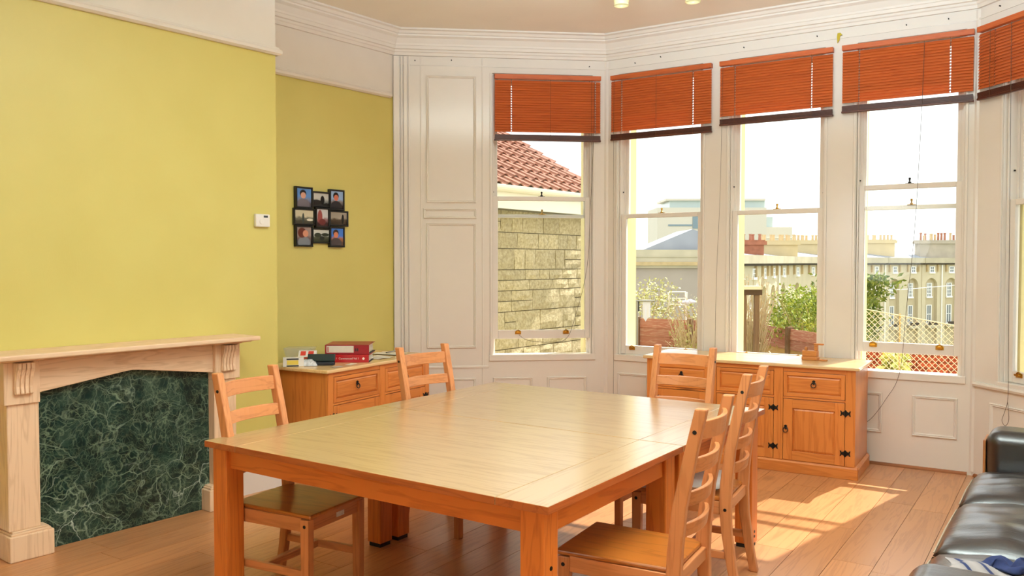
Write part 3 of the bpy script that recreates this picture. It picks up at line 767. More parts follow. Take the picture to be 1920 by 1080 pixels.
def ex1(t, L, H):
    B(-L/2+.012, L/2-.115, -.0012, 0, .012, H-.008).build('spine_label', paper(), t)
    B(-L/2+.02, -L/2+.027, -.0018, -.0012, .016, H-.014).build('label_print', plain('red_print', (190, 60, 50), .6), t)
    for dx in (.10, .085): B(L/2-dx-.004, L/2-dx+.004, -.0012, 0, .022, H-.026).build('finger_slot', greyc, t)
def ex2(t, L, H):
    f = bpy.data.curves.new('lettering', 'FONT'); f.body = 'ISA 1  Commenced Vol 1'; f.size = .020; f.extrude = .0004; f.align_x = 'CENTER'; f.align_y = 'CENTER'
    o = bpy.data.objects.new('lettering', f); COL.objects.link(o); o.parent = t; o.location = (-.02, -.0012, H/2); o.rotation_euler = (PI/2, 0, 0); f.materials.append(white_plastic)
    bpy.context.view_layer.update(); me = bpy.data.meshes.new_from_object(o); p_, l_, e_ = o.parent, o.location.copy(), o.rotation_euler.copy(); bpy.data.objects.remove(o)
    o = link(me, 'lettering', p_, l_); o.rotation_euler = e_
    MB().tube([(L/2-.04, 0, H/2), (L/2-.04, -.0015, H/2)], .009, 12).build('spine_dot', white_plastic, t)
    MB().tube([(-L/2+.05, 0, H/2), (-L/2+.05, -.0015, H/2)], .005, 12).build('spine_dot', white_plastic, t)
file_box('bright red ring binder with white spine lettering, below the maroon file', 'ring_binder', .406, .155, .8055, .31, .29, .058, redb, -60.2, ex2)
file_box('maroon lever arch file lying flat on the red binder, white spine label', 'lever_arch_file', .424, .180, .8642, .33, .285, .070, redm, -60.2, ex1)
# dark green open case
gc = thing('spectacle_case', 'dark green open case leaning at the front of the small sideboard', 'case', on_sb2(.185, .222), SB2A+rad(-58))
gm = plain('dark_green_leather', (8, 34, 26), .4); gi = plain('dark_blue_lining', (12, 20, 34), .4)
m = MB().prism([(-.098, -.03), (.098, -.03), (.104, 0), (.098, .035), (-.098, .035), (-.104, 0)], 'z', 0, .024); m.build('tray', gi, gc, bevel=.006)
m = MB(); m.prism([(.03, .022), (.046, .075), (.040, .078), (.022, .026)], 'x', -.10, .10); m.build('lid', gm, gc, bevel=.004)
m = MB(); m.prism([(.0345, .048), (.0375, .056), (.0368, .0563), (.0338, .0483)], 'x', -.07, .07); m.build('lid_stripe', plain('pale_stripe', (150, 170, 160), .3), gc)
# small yellow and white box
yb = thing('tea_box', 'small white box with yellow front at the left end of small sideboard', 'box', on_sb2(.05, .34), SB2A+rad(-45))
B(-.085, .06, -.04, .04, 0, .062).build('carton', white_plastic, yb, bevel=.002)
B(-.058, .022, -.0412, -.040, .014, .046).build('front_label', plain('yellow_label', (226, 200, 84), .5), yb)
for z in (.002, .050): B(-.06, .024, -.0414, -.040, z, z+.009).build('black_band', greyc, yb)
# plastic tub
tb = thing('plastic_tub', 'clear plastic tub behind the white box on the small sideboard', 'tub', on_sb2(.25, .485), SB2A+rad(-60))
m = MB().sweep([(-.10, -.065), (.10, -.065), (.10, .065), (-.10, .065)], [(.012, .002), (-.006, .105), (-.010, .105), (-.008, .110), (.0, .109), (.016, .002)], closed=True); m.build('tub_wall', clear_plastic(), tb, bevel=.004)
B(-.088, .088, -.053, .053, .001, .004).build('tub_base', MATS.get('cp') or plain('tub_base', (228, 224, 210), .3), tb)
# white and red packet
pk = thing('medicine_packet', 'white packet with red squares propped on a white bag', 'packet', on_sb2(.215, .375), SB2A+rad(-55))
M = Matrix.Translation((0, 0, .055)) @ Matrix.Rotation(rad(38), 4, 'X')
MB().box(-.065, .065, -.035, .035, 0, .024, M=M).build('carton', white_plastic, pk, bevel=.002)
m = MB(); m.box(-.05, -.012, -.02, .025, .0242, .025, M=M); m.box(.006, .045, -.02, .025, .0242, .025, M=M); m.box(-.064, .03, -.0356, -.035, .006, .020, M=M)
m.build('red_print', plain('red_ink', (206, 62, 46), .5), pk)
cb = MB(); r = random.Random(5); vs = []; n = 10
for i in range(n+1):
    for j in range(n+1):
        u, v = -1+2*i/n, -1+2*j/n; vs.append((u*.062, v*.045, .002+.048*(1-u**4)*(1-v**4)*(.6+.4*r.random())*(1-.25*(v > 0))))
cb.add(vs, [(i*(n+1)+j, (i+1)*(n+1)+j, (i+1)*(n+1)+j+1, i*(n+1)+j+1) for i in range(n) for j in range(n)]); cb.add([(-.062, -.045, 0), (.062, -.045, 0), (.062, .045, 0), (-.062, .045, 0)], [(0, 1, 2, 3)])
bgm = plain('printed_bag', (226, 226, 228), .4, noise=.55, nscale=26)
bgx = cb.build('carrier_bag', bgm, None, on_sb2(.120, .275), SB2A+rad(-50)); tag(bgx, 'crumpled white printed bag under the red-squared packet', 'bag')
# papers and pens
for k, (x, y, w, h, a, lab) in enumerate(((.33, .035, .10, .05, 12, 'pale leaflet at the front edge of the small sideboard below the case'), (.16, .02, .08, .05, -8, 'small grey card at the corner of the small sideboard'), (1.03, .14, .2, .24, 6, 'white sheet of paper at right end of small sideboard'), (.76, .06, .16, .2, -12, 'creased sheet on the small sideboard right of the red binder'))):
    m = MB(); n = 6; vs = []
    for i in range(n+1):
        for j in range(3): u = i/n; vs.append((w*(u-.5), h*(j/2-.5), .001+.006*math.sin(u*5+k)**2*(k > 1)))
    for i in range(n+1):
        for j in range(3): u = i/n; vs.append((w*(u-.5), h*(j/2-.5), .0016+.006*math.sin(u*5+k)**2*(k > 1)))
    o2 = (n+1)*3; fs = [(i*3+j, i*3+j+1, i*3+j+4, i*3+j+3) for i in range(n) for j in range(2)]; fs += [tuple(q+o2 for q in f) for f in fs]
    o = MB().add(vs, fs).build('paper_sheet', [paper(), plain('grey_card', (178, 172, 164), .5)][k == 1], None, on_sb2(x, y+h/2, .8055+.0002*k), SB2A+rad(a)); tag(o, lab, 'paper')
m = MB(); m.ball((0, 0, .018), .075, .04, .018, 14, 8); ps = m.build('glasses_pouch', greyc, None, on_sb2(.95, .42, .8055), SB2A+rad(15), smooth=True); tag(ps, 'flat black pouch right of the maroon file', 'pouch')
pn = thing('pen', 'slim silver pen lying across papers at right end of small sideboard', 'pen', on_sb2(1.06, .26, .8145), SB2A+rad(6))
MB().tube([(-.07, 0, .006), (.05, 0, .006), (.068, 0, .006)], [.005, .005, .0015], 8).build('barrel', plain('pen_silver', (190, 190, 194), .25, .8), pn)
MB().tube([(-.078, 0, .006), (-.07, 0, .006)], .0046, 8).build('pen_cap', black_plastic, pn)

# ------------------------------------------------------------------ sofa
SA = rad(3.8)
sf = thing('sofa', 'black leather three-seat sofa at the right with pale piped seat edge', 'sofa', (-.785, 4.38, 0), SA)
seam = plain('pale_piping', (176, 156, 132), .6)
woodside = wood('sofa_wood', (168, 106, 58), (130, 76, 36), 'z')
def pillow(name, x0, x1, y0, y1, z0, z1, parent, puff=.03, nx=22, ny=22, pw=4):
    m = MB(); vs = []; fs = []; rr = random.Random(int(y0*100))
    ph = [rr.random()*6 for _ in range(4)]
    for side in (1, -1):
        o = len(vs)
        for i in range(nx+1):
            for j in range(ny+1):
                u, v = -1+2*i/nx, -1+2*j/ny
                e = (max(0, 1-abs(u)**pw)*max(0, 1-abs(v)**pw))**.5
                z = (z0+z1)/2+side*((z1-z0)/2*e+puff*(1-u*u)*(1-v*v)*(side > 0))
                if side > 0: z += .006*e*math.sin(9*u+2.2*v+ph[0])*math.cos(3*v+ph[1])+.004*e*math.sin(17*v+3*u+ph[2])
                vs.append(((x0+x1)/2+u*(x1-x0)/2, (y0+y1)/2+v*(y1-y0)/2, z))
        for i in range(nx):
            for j in range(ny): a = o+i*(ny+1)+j; fs.append((a, a+1, a+ny+2, a+ny+1))
    m.add(vs, fs); return m.build(name, black_leather, parent, smooth=True)
# local: x from the front edge into the seat, y along the sofa (far end +)
B(.03, .86, -1.75, .87, .05, .30).build('base', black_leather, sf, bevel=.02)
for x in (.08, .8):
    for y in (-1.6, .8): B(x, x+.06, y, y+.06, 0, .05).build('foot', woodside, sf)
for y0, y1 in ((.13, .80), (-.70, .12), (-1.53, -.71)):
    pillow('seat_cushion', 0, .66, y0, y1, .295, .44, sf)
    c = MB().tube([(-.003, y0+.05, .366), (-.004, (y0+y1)/2, .372), (-.003, y1-.05, .366)], .0035, 6).build('piping', seam, sf)
o = B(.05, .94, .805, 1.09, .06, .63).build('arm', black_leather, sf, bevel=.075, seg=7, smooth=True); o.modifiers[0].harden_normals = True
B(.036, .0495, .85, 1.05, .05, .57).build('arm_facing', woodside, sf, bevel=.004)
o = B(.05, .94, -1.81, -1.535, .06, .63).build('arm', black_leather, sf, bevel=.075, seg=7, smooth=True); o.modifiers[0].harden_normals = True
B(.68, .90, -1.53, .80, .30, .80).build('backrest', black_leather, sf, bevel=.05, seg=4)
# garment on the seat
def rumple(W, H, seed, n=26, amp=.03):
    r = random.Random(seed); ph = [r.random()*6.28 for _ in range(8)]; vs = []
    for s_ in (0, 1):
        for i in range(n+1):
            for j in range(n+1):
                u, v = i/n, j/n
                z = amp*(.5+.5*math.sin(7*u+4*v+ph[0])*math.cos(5*v-3*u+ph[1])+.3*math.sin(15*u-6*v+ph[2]))
                e = min(1, 6*min(u, 1-u))*min(1, 6*min(v, 1-v))
                wob = .02*math.sin(9*v+ph[3]); wo2 = .02*math.sin(8*u+ph[4])
                vs.append(((u-.5)*W+wob, (v-.5)*H+wo2, max(0, z)*e+.004*s_+.002))
    q = (n+1)**2; fs = []
    for s_ in (0, 1):
        for i in range(n):
            for j in range(n): a = s_*q+i*(n+1)+j; fs.append((a, a+1, a+n+2, a+n+1))
    return vs, fs
def garment_mat():
    t = NT('garment'); t.pr(Roughness=.9)
    w = t.n('ShaderNodeTexWave', Scale=2.0, Distortion=1.5); w.bands_direction = 'DIAGONAL'; t.l(t.coord(scale=(3, 3, 0)), w.inputs['Vector'])
    t.col(t.ramp(w.outputs[0], [(.0, lin((34, 46, 86))), (.06, lin((40, 52, 92))), (.12, lin((140, 133, 132))), (1, lin((158, 150, 148)))])); return t.m
vs, fs = rumple(.40, .32, 4)
gt = empty('garment', (-.405, 3.165, .482), SA); tag(gt, 'crumpled grey garment with navy trim lying on the sofa', 'clothes')
MB().add(vs, fs).build('cloth', garment_mat(), gt, smooth=True)
vs, fs = rumple(.17, .07, 9, 16, .03)
MB().add(vs, fs).build('navy_trim', plain('navy_cloth', (36, 48, 92), .9, noise=.3, nscale=50), gt, (.0, .145, .012), .25, smooth=True)

# ------------------------------------------------------------------ ceiling light
cl = thing('chandelier', 'ceiling light with pale tulip glass shades at the top edge', 'ceiling light', (-2.455, 4.52, -.02), rad(82.3))
brs = brass
MB().lathe([(0, CEIL+.019), (.07, CEIL+.019), (.07, CEIL+.005), (.03, CEIL-.02), (0, CEIL-.022)], 20).build('ceiling_rose', brs, cl)
MB().tube([(0, 0, CEIL-.02), (0, 0, 3.36)], .008, 8).build('stem', brs, cl)
MB().lathe([(0, 3.39), (.03, 3.38), (.04, 3.36), (.03, 3.335), (0, 3.325)], 16).build('hub', brs, cl)
shade_m = plain('cream_glass', (226, 212, 160), .3)
for k in range(5):
    a = 2*PI*k/5
    ca, sa = math.cos(a), math.sin(a)
    am = cord(cl, [(.03*ca, .03*sa, 3.355), (.16*ca, .16*sa, 3.33), (.3*ca, .3*sa, 3.36), (.38*ca, .38*sa, 3.35), (.38*ca, .38*sa, 3.31)], 'arm', .006, brs)
    MB().lathe([(.02, 3.312), (.026, 3.30), (.045, 3.27), (.052, 3.245), (.046, 3.222), (.05, 3.207), (.047, 3.207), (.042, 3.222), (.047, 3.245), (.04, 3.27), (.02, 3.30)], 18, Matrix.Translation((.38*ca, .38*sa, 0))).build('glass_shade', shade_m, cl, smooth=True)
#OUTSIDE
# ------------------------------------------------------------------ outside: garden
def gnd():
    t = NT('garden_ground'); t.pr(Roughness=.95)
    n = t.n('ShaderNodeTexNoise', Scale=3, Detail=6); t.l(t.coord(), n.inputs['Vector'])
    t.col(t.ramp(n.outputs[0], [(.35, lin((150, 134, 98))), (.6, lin((128, 128, 78)))])); return t.m
tag(MB().prism([(-16, 5.2), (-6.0, 5.2), (-5.3, 5.75), (-4.3, 6.75), (-.9, 7.35), (.9, 5.9), (3, 5.2), (6, 5.2), (6, 20.5), (-16, 20.5)], 'z', -1.4, -.8).build('ground', gnd()), 'garden ground beyond the bay windows', 'ground', kind='structure')
tag(B(-260, 160, 21, 330, -15, -14).build('lower_ground', plain('far_ground', (120, 122, 90), .95)), 'low ground in front of the far terrace', 'ground', kind='structure')

# neighbouring stone house: wall face x = -6.45, gable end y = 9.94
nh = thing('stone_house', 'neighbouring stone house with red pantile roof outside the left window', 'house', (-6.45, 9.94, -.8), 0)
mortar = plain('mortar', (186, 174, 140), .95, noise=.15, nscale=30, bump=.4)
def stone_mat():
    t = NT('house_stone'); t.pr(Roughness=.9)
    n = t.n('ShaderNodeTexNoise', Scale=26, Detail=6, Roughness=.7); t.l(t.coord(rnd=True), n.inputs['Vector'])
    c = t.ramp(n.outputs[0], [(.3, lin((148, 134, 102))), (.5, lin((184, 170, 134))), (.7, lin((208, 196, 164)))])
    h = t.n('ShaderNodeHueSaturation'); t.l(c, h.inputs['Color']); vr = t.n('ShaderNodeMapRange'); t.l(t.rndv, vr.inputs[0]); vr.inputs[3].default_value = .86; vr.inputs[4].default_value = 1.12
    t.l(vr.outputs[0], h.inputs['Value']); t.col(h.outputs[0]); t.bump(n.outputs[0], .7, .02); return t.m
stm = stone_mat()
B(-5.0, -.045, -3.4, 0, 0, 3.02).build('wall_core', mortar, nh)
MB().prism([(-5.0, 3.02), (-.045, 3.02), (-2.52, 4.45)], 'y', -.3, 0).build('gable', mortar, nh)
r = random.Random(11)
rows = []; z = .62
while z < 2.96: h = r.choice([.11, .13, .16, .2, .26, .3]); h = min(h, 2.985-z); rows.append((z, h)); z += h
smesh = {}
def stone(y, z, w, h):
    key = (round(w, 2), round(h, 2), r.randint(0, 1))
    if key not in smesh:
        m = MB(); g = .0045; a, b, c, d = g, key[0]-g, g, key[1]-g; q = lambda: .012+r.random()*.022
        nx = 3; nz = 2 if key[1] < .17 else 3; vs = []
        for i in range(nx+1):
            for j in range(nz+1):
                e = i in (0, nx) or j in (0, nz); jj = 0 if e else .02
                vs.append((q() if not e else .006+r.random()*.012, a+(b-a)*i/nx+(r.random()-.5)*jj, c+(d-c)*j/nz+(r.random()-.5)*jj))
        fs = [(i*(nz+1)+j, (i+1)*(nz+1)+j, (i+1)*(nz+1)+j+1, i*(nz+1)+j+1) for i in range(nx) for j in range(nz)]
        k = len(vs); vs += [(-.05, a, c), (-.05, b, c), (-.05, b, d), (-.05, a, d)]
        bot = [i*(nz+1) for i in range(nx+1)]; top = [i*(nz+1)+nz for i in range(nx+1)]; lef = list(range(nz+1)); rig = [nx*(nz+1)+j for j in range(nz+1)]
        fs += [tuple(bot[::-1]+[k, k+1]), tuple(top+[k+2, k+3]), tuple(lef+[k+3, k]), tuple(rig[::-1]+[k+1, k+2])]
        smesh[key] = m.add(vs, fs).mesh('stone', stm)
    link(smesh[key], 'stone', nh, (0, y, z))
for z, h in rows:
    y = -2.75+r.random()*.2
    while y < 0:
        w = r.choice([.22, .3, .36, .44, .52, .6]); w = min(w, -y)
        if w < .1: break
        if h > .22 and r.random() < .45: stone(y, z, w, round(h/2, 2)); stone(y, z+round(h/2, 2), w, h-round(h/2, 2))
        else: stone(y, z, w, h)
        y += w
gut_m = plain('white_gutter', (240, 238, 230), .4)
B(-.02, .20, -3.4, .06, 3.02, 3.05).build('soffit', plain('grey_soffit', (196, 200, 192), .8), nh)
B(.19, .215, -3.4, .06, 2.99, 3.24).build('fascia', gut_m, nh)
m = MB().prism([(.216, 3.26)]+[(.27+.054*math.cos(a), 3.25+.066*math.sin(a)) for a in [PI+PI*k/8 for k in range(9)]]+[(.324, 3.26), (.316, 3.26), (.27, 3.2), (.224, 3.26)], 'y', -3.4, .07)
m.build('gutter', gut_m, nh)
tl = wood('roof_tile', (158, 108, 88), (122, 78, 62), 'x', .85, 3, .8, var=.14)
PT = rad(30); c_, s_ = math.cos(PT), math.sin(PT)
B(-.001, .001, 0, .001, 0, .001)
m = MB().prism([(.24, 3.235), (.24, 3.21), (-2.6, 3.21+2.84*.577), (-2.6, 3.235+2.84*.577)], 'y', -3.4, -.02); m.build('roof_deck', plain('roof_felt', (70, 48, 40), .9), nh)
# pantile: profile across y, long axis up the slope
TW, TL = .205, .30
vs = []; K = 8
for e in (0, 1):
    for top in (0, 1):
        for k in range(K+1):
            u = k/K; zz = .022*math.sin(2*PI*u+.6)+.024
            vs.append((-TL*e, u*(TW+.02), zz+top*.014+(0.034 if e == 0 else .0)))
n = K+1; fs = []
for k in range(K):
    fs += [(n+k, n+k+1, 3*n+k+1, 3*n+k), (k, 2*n+k, 2*n+k+1, k+1), (k, k+1, n+k+1, n+k), (2*n+k, 3*n+k, 3*n+k+1, 2*n+k+1)]
fs += [(0, n, 3*n, 2*n), (K, 2*n+K, 3*n+K, n+K)]
tmesh = MB().add(vs, fs).mesh('roof_tile', tl)
for ci in range(11):
    for ti in range(15):
        d = ci*.265
        o = link(tmesh, 'roof_tile', nh, (.285-d*c_, .03-(ti+1)*TW, 3.215+d*s_)); o.rotation_euler = (0, PT, 0)

# board fences
def fence(label, name, a, b, bays, ztop, cols):
    a, b = Vector(a), Vector(b); L = (b-a).length; ang = math.atan2(b.y-a.y, b.x-a.x)
    t = thing(name, label, 'fence', (a.x, a.y, -.8), ang)
    H = ztop+.8; w = L/bays; nb = 10; h = H/nb
    for i in range(bays+1): B(i*w-.04, i*w+.04, -.045, .045, 0, H+.03).build('post', cols[0], t)
    for i in range(bays):
        for k in range(nb):
            mt = cols[1] if k >= nb-2 else cols[2]
            MB().prism([(-.012, k*h), (.012, k*h), (.004, k*h+h+.006), (-.006, k*h+h+.006)], 'x', i*w+.0405, (i+1)*w-.0405).build('board', mt, t)
fr = wood('red_board', (166, 108, 90), (214, 188, 164), 'x', .9, 2, .5, var=.15); fo = wood('ochre_board', (176, 142, 88), (140, 104, 60), 'x', .9, 2, .7, var=.15); fpst = wood('fence_post', (120, 92, 66), (92, 66, 46), 'z', .9, 2)
fence('weathered red board fence behind the washing in the garden', 'board_fence', (-7.9, 12.2), (-5.12, 12.36), 3, .62, (fpst, fr, fr))
fence('garden fence of red and ochre boards seen through the middle window', 'board_fence', (-5.02, 12.3), (-3.35, 10.85), 2, .62, (fpst, fr, fo))

# brick wall
bw = thing('brick_wall', 'low red brick garden wall behind the netting', 'wall', (-3.25, 10.72, -.8), rad(-2))
def brick_m():
    t = NT('brick'); t.pr(Roughness=.9); n = t.n('ShaderNodeTexNoise', Scale=30, Detail=5); t.l(t.coord(rnd=True), n.inputs['Vector'])
    c = t.ramp(n.outputs[0], [(.3, lin((140, 56, 36))), (.6, lin((190, 88, 58))), (.75, lin((214, 130, 96)))])
    h = t.n('ShaderNodeHueSaturation'); t.l(c, h.inputs['Color']); vr = t.n('ShaderNodeMapRange'); t.l(t.rndv, vr.inputs[0]); vr.inputs[3].default_value = .75; vr.inputs[4].default_value = 1.15
    t.l(vr.outputs[0], h.inputs['Value']); t.col(h.outputs[0]); t.bump(n.outputs[0], .4, .01); return t.m
bm_ = brick_m()
B(0, 2.7, .02, .2, 0, 1.34).build('wall_core', plain('brick_mortar', (168, 120, 96), .95), bw)
bme = MB().box(.005, .22, 0, .09, .005, .07).mesh('brick', bm_)
for k in range(9):
    for i in range(12):
        x = i*.225-(.11 if k % 2 else 0)
        if x < 0: continue
        link(bme, 'brick', bw, (x, random.random()*.004, .665+k*.075))

# netting on canes
nt = thing('garden_netting', 'pale diamond netting sloping down in front of the brick wall', 'netting', (-2.98, 9.95, -.8), rad(11))
wire = plain('net_wire', (232, 214, 184), .7)
NL = 1.75
def ztop_(x): return 1.86-.30*x/NL*1.0
m = MB(); sp = .062
k = -30
while k*sp < NL+2:
    for sg in (1, -1):
        x0 = k*sp; P = []
        for q in range(101):
            z = .30+q*.016; x = x0+sg*(z-.30)*.95
            if 0 <= x <= NL and z <= ztop_(x): P.append((x, .01*math.sin(x*5), z))
        if len(P) > 2: m.tube([P[0], P[len(P)//2], P[-1]], .0034, 4, caps=False)
    k += 1
o = m.build('net_mesh', wire, nt); o['kind'] = 'stuff'
MB().tube([(0, 0, ztop_(0)), (NL, 0, ztop_(NL))], .007, 6).build('top_wire', wire, nt)
for x in (.0, .6, 1.2, NL): MB().tube([(x, .02, 0), (x, .02, ztop_(x)+.02)], .01, 6).build('cane', plain('cane', (196, 166, 112), .8), nt)
# shrubs
def leaf_mat(name, c1, c2):
    t = NT(name); t.pr(Roughness=.6); n = t.n('ShaderNodeTexNoise', Scale=9, Detail=2); t.l(t.coord(), n.inputs['Vector'])
    t.col(t.ramp(n.outputs[0], [(.38, lin(c1)), (.62, lin(c2))])); return t.m
twig_m = plain('pale_twig', (198, 176, 138), .9, noise=.3, nscale=20)
def shrub(name, label, x, y, z0, z1, rx, ry, nl, ls, c1, c2, ntw, seed, group=None, zb=-.8):
    r = random.Random(seed)
    t = thing(name, label, 'shrub', (x, y, zb), r.random()*6)
    zc, rz_ = (z0+z1)/2-zb, (z1-z0)/2
    m = MB()
    for i in range(ntw):
        a = r.random()*2*PI; e = .55+.5*r.random()
        p0 = Vector((rx*.25*math.cos(a), ry*.25*math.sin(a), 0)); p3 = Vector((rx*e*math.cos(a+r.random()), ry*e*math.sin(a+r.random()), zc+rz_*(r.random()*1.9-.8)))
        p1 = p0*.8+Vector((0, 0, zc*.5)); p2 = (p1+p3)/2+Vector((r.random()-.5, r.random()-.5, r.random()*.6))*rx*.6
        P = [((1-u)**3)*p0+3*u*(1-u)**2*p1+3*u*u*(1-u)*p2+u**3*p3 for u in [q/7 for q in range(8)]]
        m.tube(P, [.011-.008*q/7 for q in range(8)], 4, caps=False)
    o = m.build('stem', twig_m, t); o['kind'] = 'stuff'
    if nl:
        m = MB(); cl = [(r.gauss(0, .42), r.gauss(0, .42), r.gauss(0, .42)) for _ in range(16)]
        for i in range(nl):
            q = cl[r.randrange(16)]; p = Vector((rx*(q[0]+r.gauss(0, .2)), ry*(q[1]+r.gauss(0, .2)), zc+rz_*(q[2]+r.gauss(0, .24))))
            if abs(p.x) > rx*1.05 or abs(p.z-zc) > rz_*1.05: continue
            d = Vector((r.gauss(0, 1), r.gauss(0, 1), r.gauss(0, 1))).normalized(); e = d.orthogonal().normalized(); s = ls*(.6+.8*r.random())
            m.add([p, p+(d*.5+e*.3)*s, p+d*s, p+(d*.5-e*.3)*s], [(0, 1, 2, 3)])
        o = m.build('foliage', leaf_mat(name+str(seed), c1, c2), t); o['kind'] = 'stuff'
    return t
G1, G2 = (104, 128, 56), (168, 180, 92)
shrub('garden_shrub', 'yellow-green shrub behind the washing at left of the fence', -7.75, 13.6, .2, 1.25, .75, .5, 1500, .055, (150, 150, 78), (196, 192, 120), 40, 1)
shrub('bare_climber', 'tangle of bare pale stems hanging over the weathered red fence', -5.75, 11.80, -.3, .85, .55, .28, 300, .05, (160, 160, 90), (204, 196, 140), 260, 2)
shrub('garden_shrub', 'pale green shrub with white twigs behind the bare climber', -6.5, 13.9, .3, 1.0, .8, .5, 900, .05, (150, 158, 90), (206, 200, 146), 60, 3)
shrub('bare_climber', 'dry beige climbing stems over the pergola post', -4.55, 11.0, .2, 1.35, .42, .3, 260, .045, (190, 160, 120), (216, 196, 160), 260, 4)
shrub('garden_shrub', 'bright green shrub over the red and ochre fence', -4.15, 12.25, .35, 1.2, .62, .45, 2200, .055, (112, 138, 54), (190, 200, 96), 50, 5)
shrub('garden_tree', 'leafy green tree standing beyond the netting', -5.45, 18.5, -.5, 1.25, 1.2, .9, 9000, .11, (84, 108, 50), (156, 166, 80), 30, 6)
shrub('potted_shrub', 'young yellow-green plant in front of the red brick wall', -2.50, 10.36, .18, .58, .20, .12, 150, .13, (150, 160, 56), (226, 220, 120), 9, 8)
# pergola
pg = thing('pergola', 'weathered wooden pergola post and beam in the garden', 'pergola', (-4.18, 10.12, -.8), rad(38))
for x in (-.06, .10): B(x-.028, x+.028, -.03, .03, 0, 1.94).build('post', fpst, pg)
B(-.42, .16, -.04, .04, 1.94, 2.01).build('beam', wood('dark_beam', (88, 66, 50), (60, 44, 34), 'x', .9), pg)
B(-.44, .14, -.08, .08, 2.011, 2.055).build('top_board', wood('pale_board', (226, 212, 180), (200, 184, 150), 'x', .9), pg)
# washing
wp = thing('washing_post', 'grey metal washing post with crossbar outside the second window', 'post', (-6.26, 10.96, -.8), rad(38))
MB().tube([(0, 0, 0), (0, 0, 1.77)], .022, 8).build('pole', plain('galvanised', (160, 158, 150), .5, .4), wp)
MB().tube([(-.25, 0, 1.78), (.27, 0, 1.78)], .012, 8).build('crossbar', plain('galvanised', (160, 158, 150)), wp)
def hang(name, label, x, w, h, mat, seed):
    r = random.Random(seed); m = MB(); vs = []; n = 8
    for s_ in (0, 1):
        for i in range(n+1):
            for j in range(7):
                u, v = i/n, j/6; vs.append((x+(u-.5)*w*(1-.25*v*r.random()), .016+.012*math.sin(u*11+seed)*v+.005*s_-.03*(j == 0)*0, 1.797-v*h*(1-.2*abs(math.sin(u*3+seed)))))
    q = (n+1)*7; fs = [(s_*q+i*7+j, s_*q+(i+1)*7+j, s_*q+(i+1)*7+j+1, s_*q+i*7+j+1) for s_ in (0, 1) for i in range(n) for j in range(6)]
    o = m.add(vs, fs).build(name, mat, None, (-6.26, 10.96, -.8), rad(38), smooth=True); tag(o, label, 'laundry')
hang('hanging_garment', 'black garment hanging on the washing post', -.02, .13, .20, plain('black_cloth', (34, 34, 34), .9), 1)
hang('hanging_garment', 'white garment hanging on the washing post', .15, .12, .33, plain('white_cloth', (226, 226, 236), .9), 2)
ar = thing('clothes_airer', 'white clothes airer standing beyond the weathered fence', 'airer', (-7.22, 14.15, -.8), rad(35))
wt = plain('white_tube', (232, 230, 224), .5)
for x in (-.16, .16):
    m = MB(); m.tube([(x, -.3, 0), (x, .1, 1.80)], .012, 6); m.build('frame_leg', wt, ar)
    m = MB(); m.tube([(x, .3, 0), (x, -.1, 1.80)], .012, 6); m.build('frame_leg', wt, ar)
for z, y in ((1.80, .1), (1.68, .07), (1.56, .045)): MB().tube([(-.17, y, z), (.17, y, z)], .01, 6).build('rail', wt, ar)
for nm, lab, p, s_, c in (('folded_cloth', 'crumpled white and blue cloth draped near the airer', (-6.95, 14.0, .82), (.17, .07, .05), (214, 216, 236)), ('folded_cloth', 'small turquoise cloth caught in the shrub', (-6.62, 14.35, .83), (.05, .04, .08), (130, 206, 226))):
    m = MB(); m.ball((0, 0, 0), *s_, 12, 8); m.v = [(a*(1+.25*math.sin(9*c2)), b, c2*(1+.3*math.sin(25*a))) for a, b, c2 in m.v]
    tag(m.build(nm, plain(lab[:14], c, .9), None, p, rad(35), smooth=True), lab, 'laundry')
ov = thing('telegraph_wire', 'thin white overhead wire on two poles in front of the terrace', 'wire', (-9.3, 31.0, -14))
for x, y in ((0, 0), (4.5, 3.4)): MB().tube([(x, y, 0), (x, y, 14.95)], .07, 8).build('pole', fpst, ov)
MB().tube([(0, 0, 14.46), (1.9, 1.4, 14.60), (3.29, 2.43, 14.75), (4.5, 3.4, 14.9)], .012, 5).build('wire', plain('white_wire', (236, 234, 228), .6), ov)

# ------------------------------------------------------------------ far terrace (crescent)
TP = [(-29.42, 72.31), (-30.2, 76.78), (-31.03, 81.23), (-31.88, 86.28), (-32.5, 92.16), (-32.85, 98.25), (-32.89, 103.95), (-32.59, 109.27), (-32.02, 114.17), (-31.22, 118.62), (-29.93, 122.82), (-28.44, 126.54), (-26.73, 129.79), (-24.85, 133.17), (-22.6, 136.6), (-20.0, 139.8)]
TP = [Vector(p) for p in TP]
ter = thing('terrace_building', 'long cream stone terrace with arched bays and chimneys across the valley', 'building', (-29.42, 72.31, -14), 0)
base = Vector((-29.42, 72.31))
bath = plain('bath_stone', (208, 196, 166), .9, noise=.12, nscale=.6); bath2 = plain('bath_stone_back', (198, 184, 152), .9, noise=.1, nscale=.5); corn_m = plain('cornice_stone', (196, 186, 160), .9, noise=.2, nscale=.8)
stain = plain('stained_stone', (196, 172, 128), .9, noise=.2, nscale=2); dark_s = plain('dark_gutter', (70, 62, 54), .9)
slate = plain('slate', (150, 156, 166), .6, noise=.1, nscale=1); pane_d = plain('far_pane', (110, 118, 122), .2); frame_w = plain('far_frame', (244, 244, 240), .5)
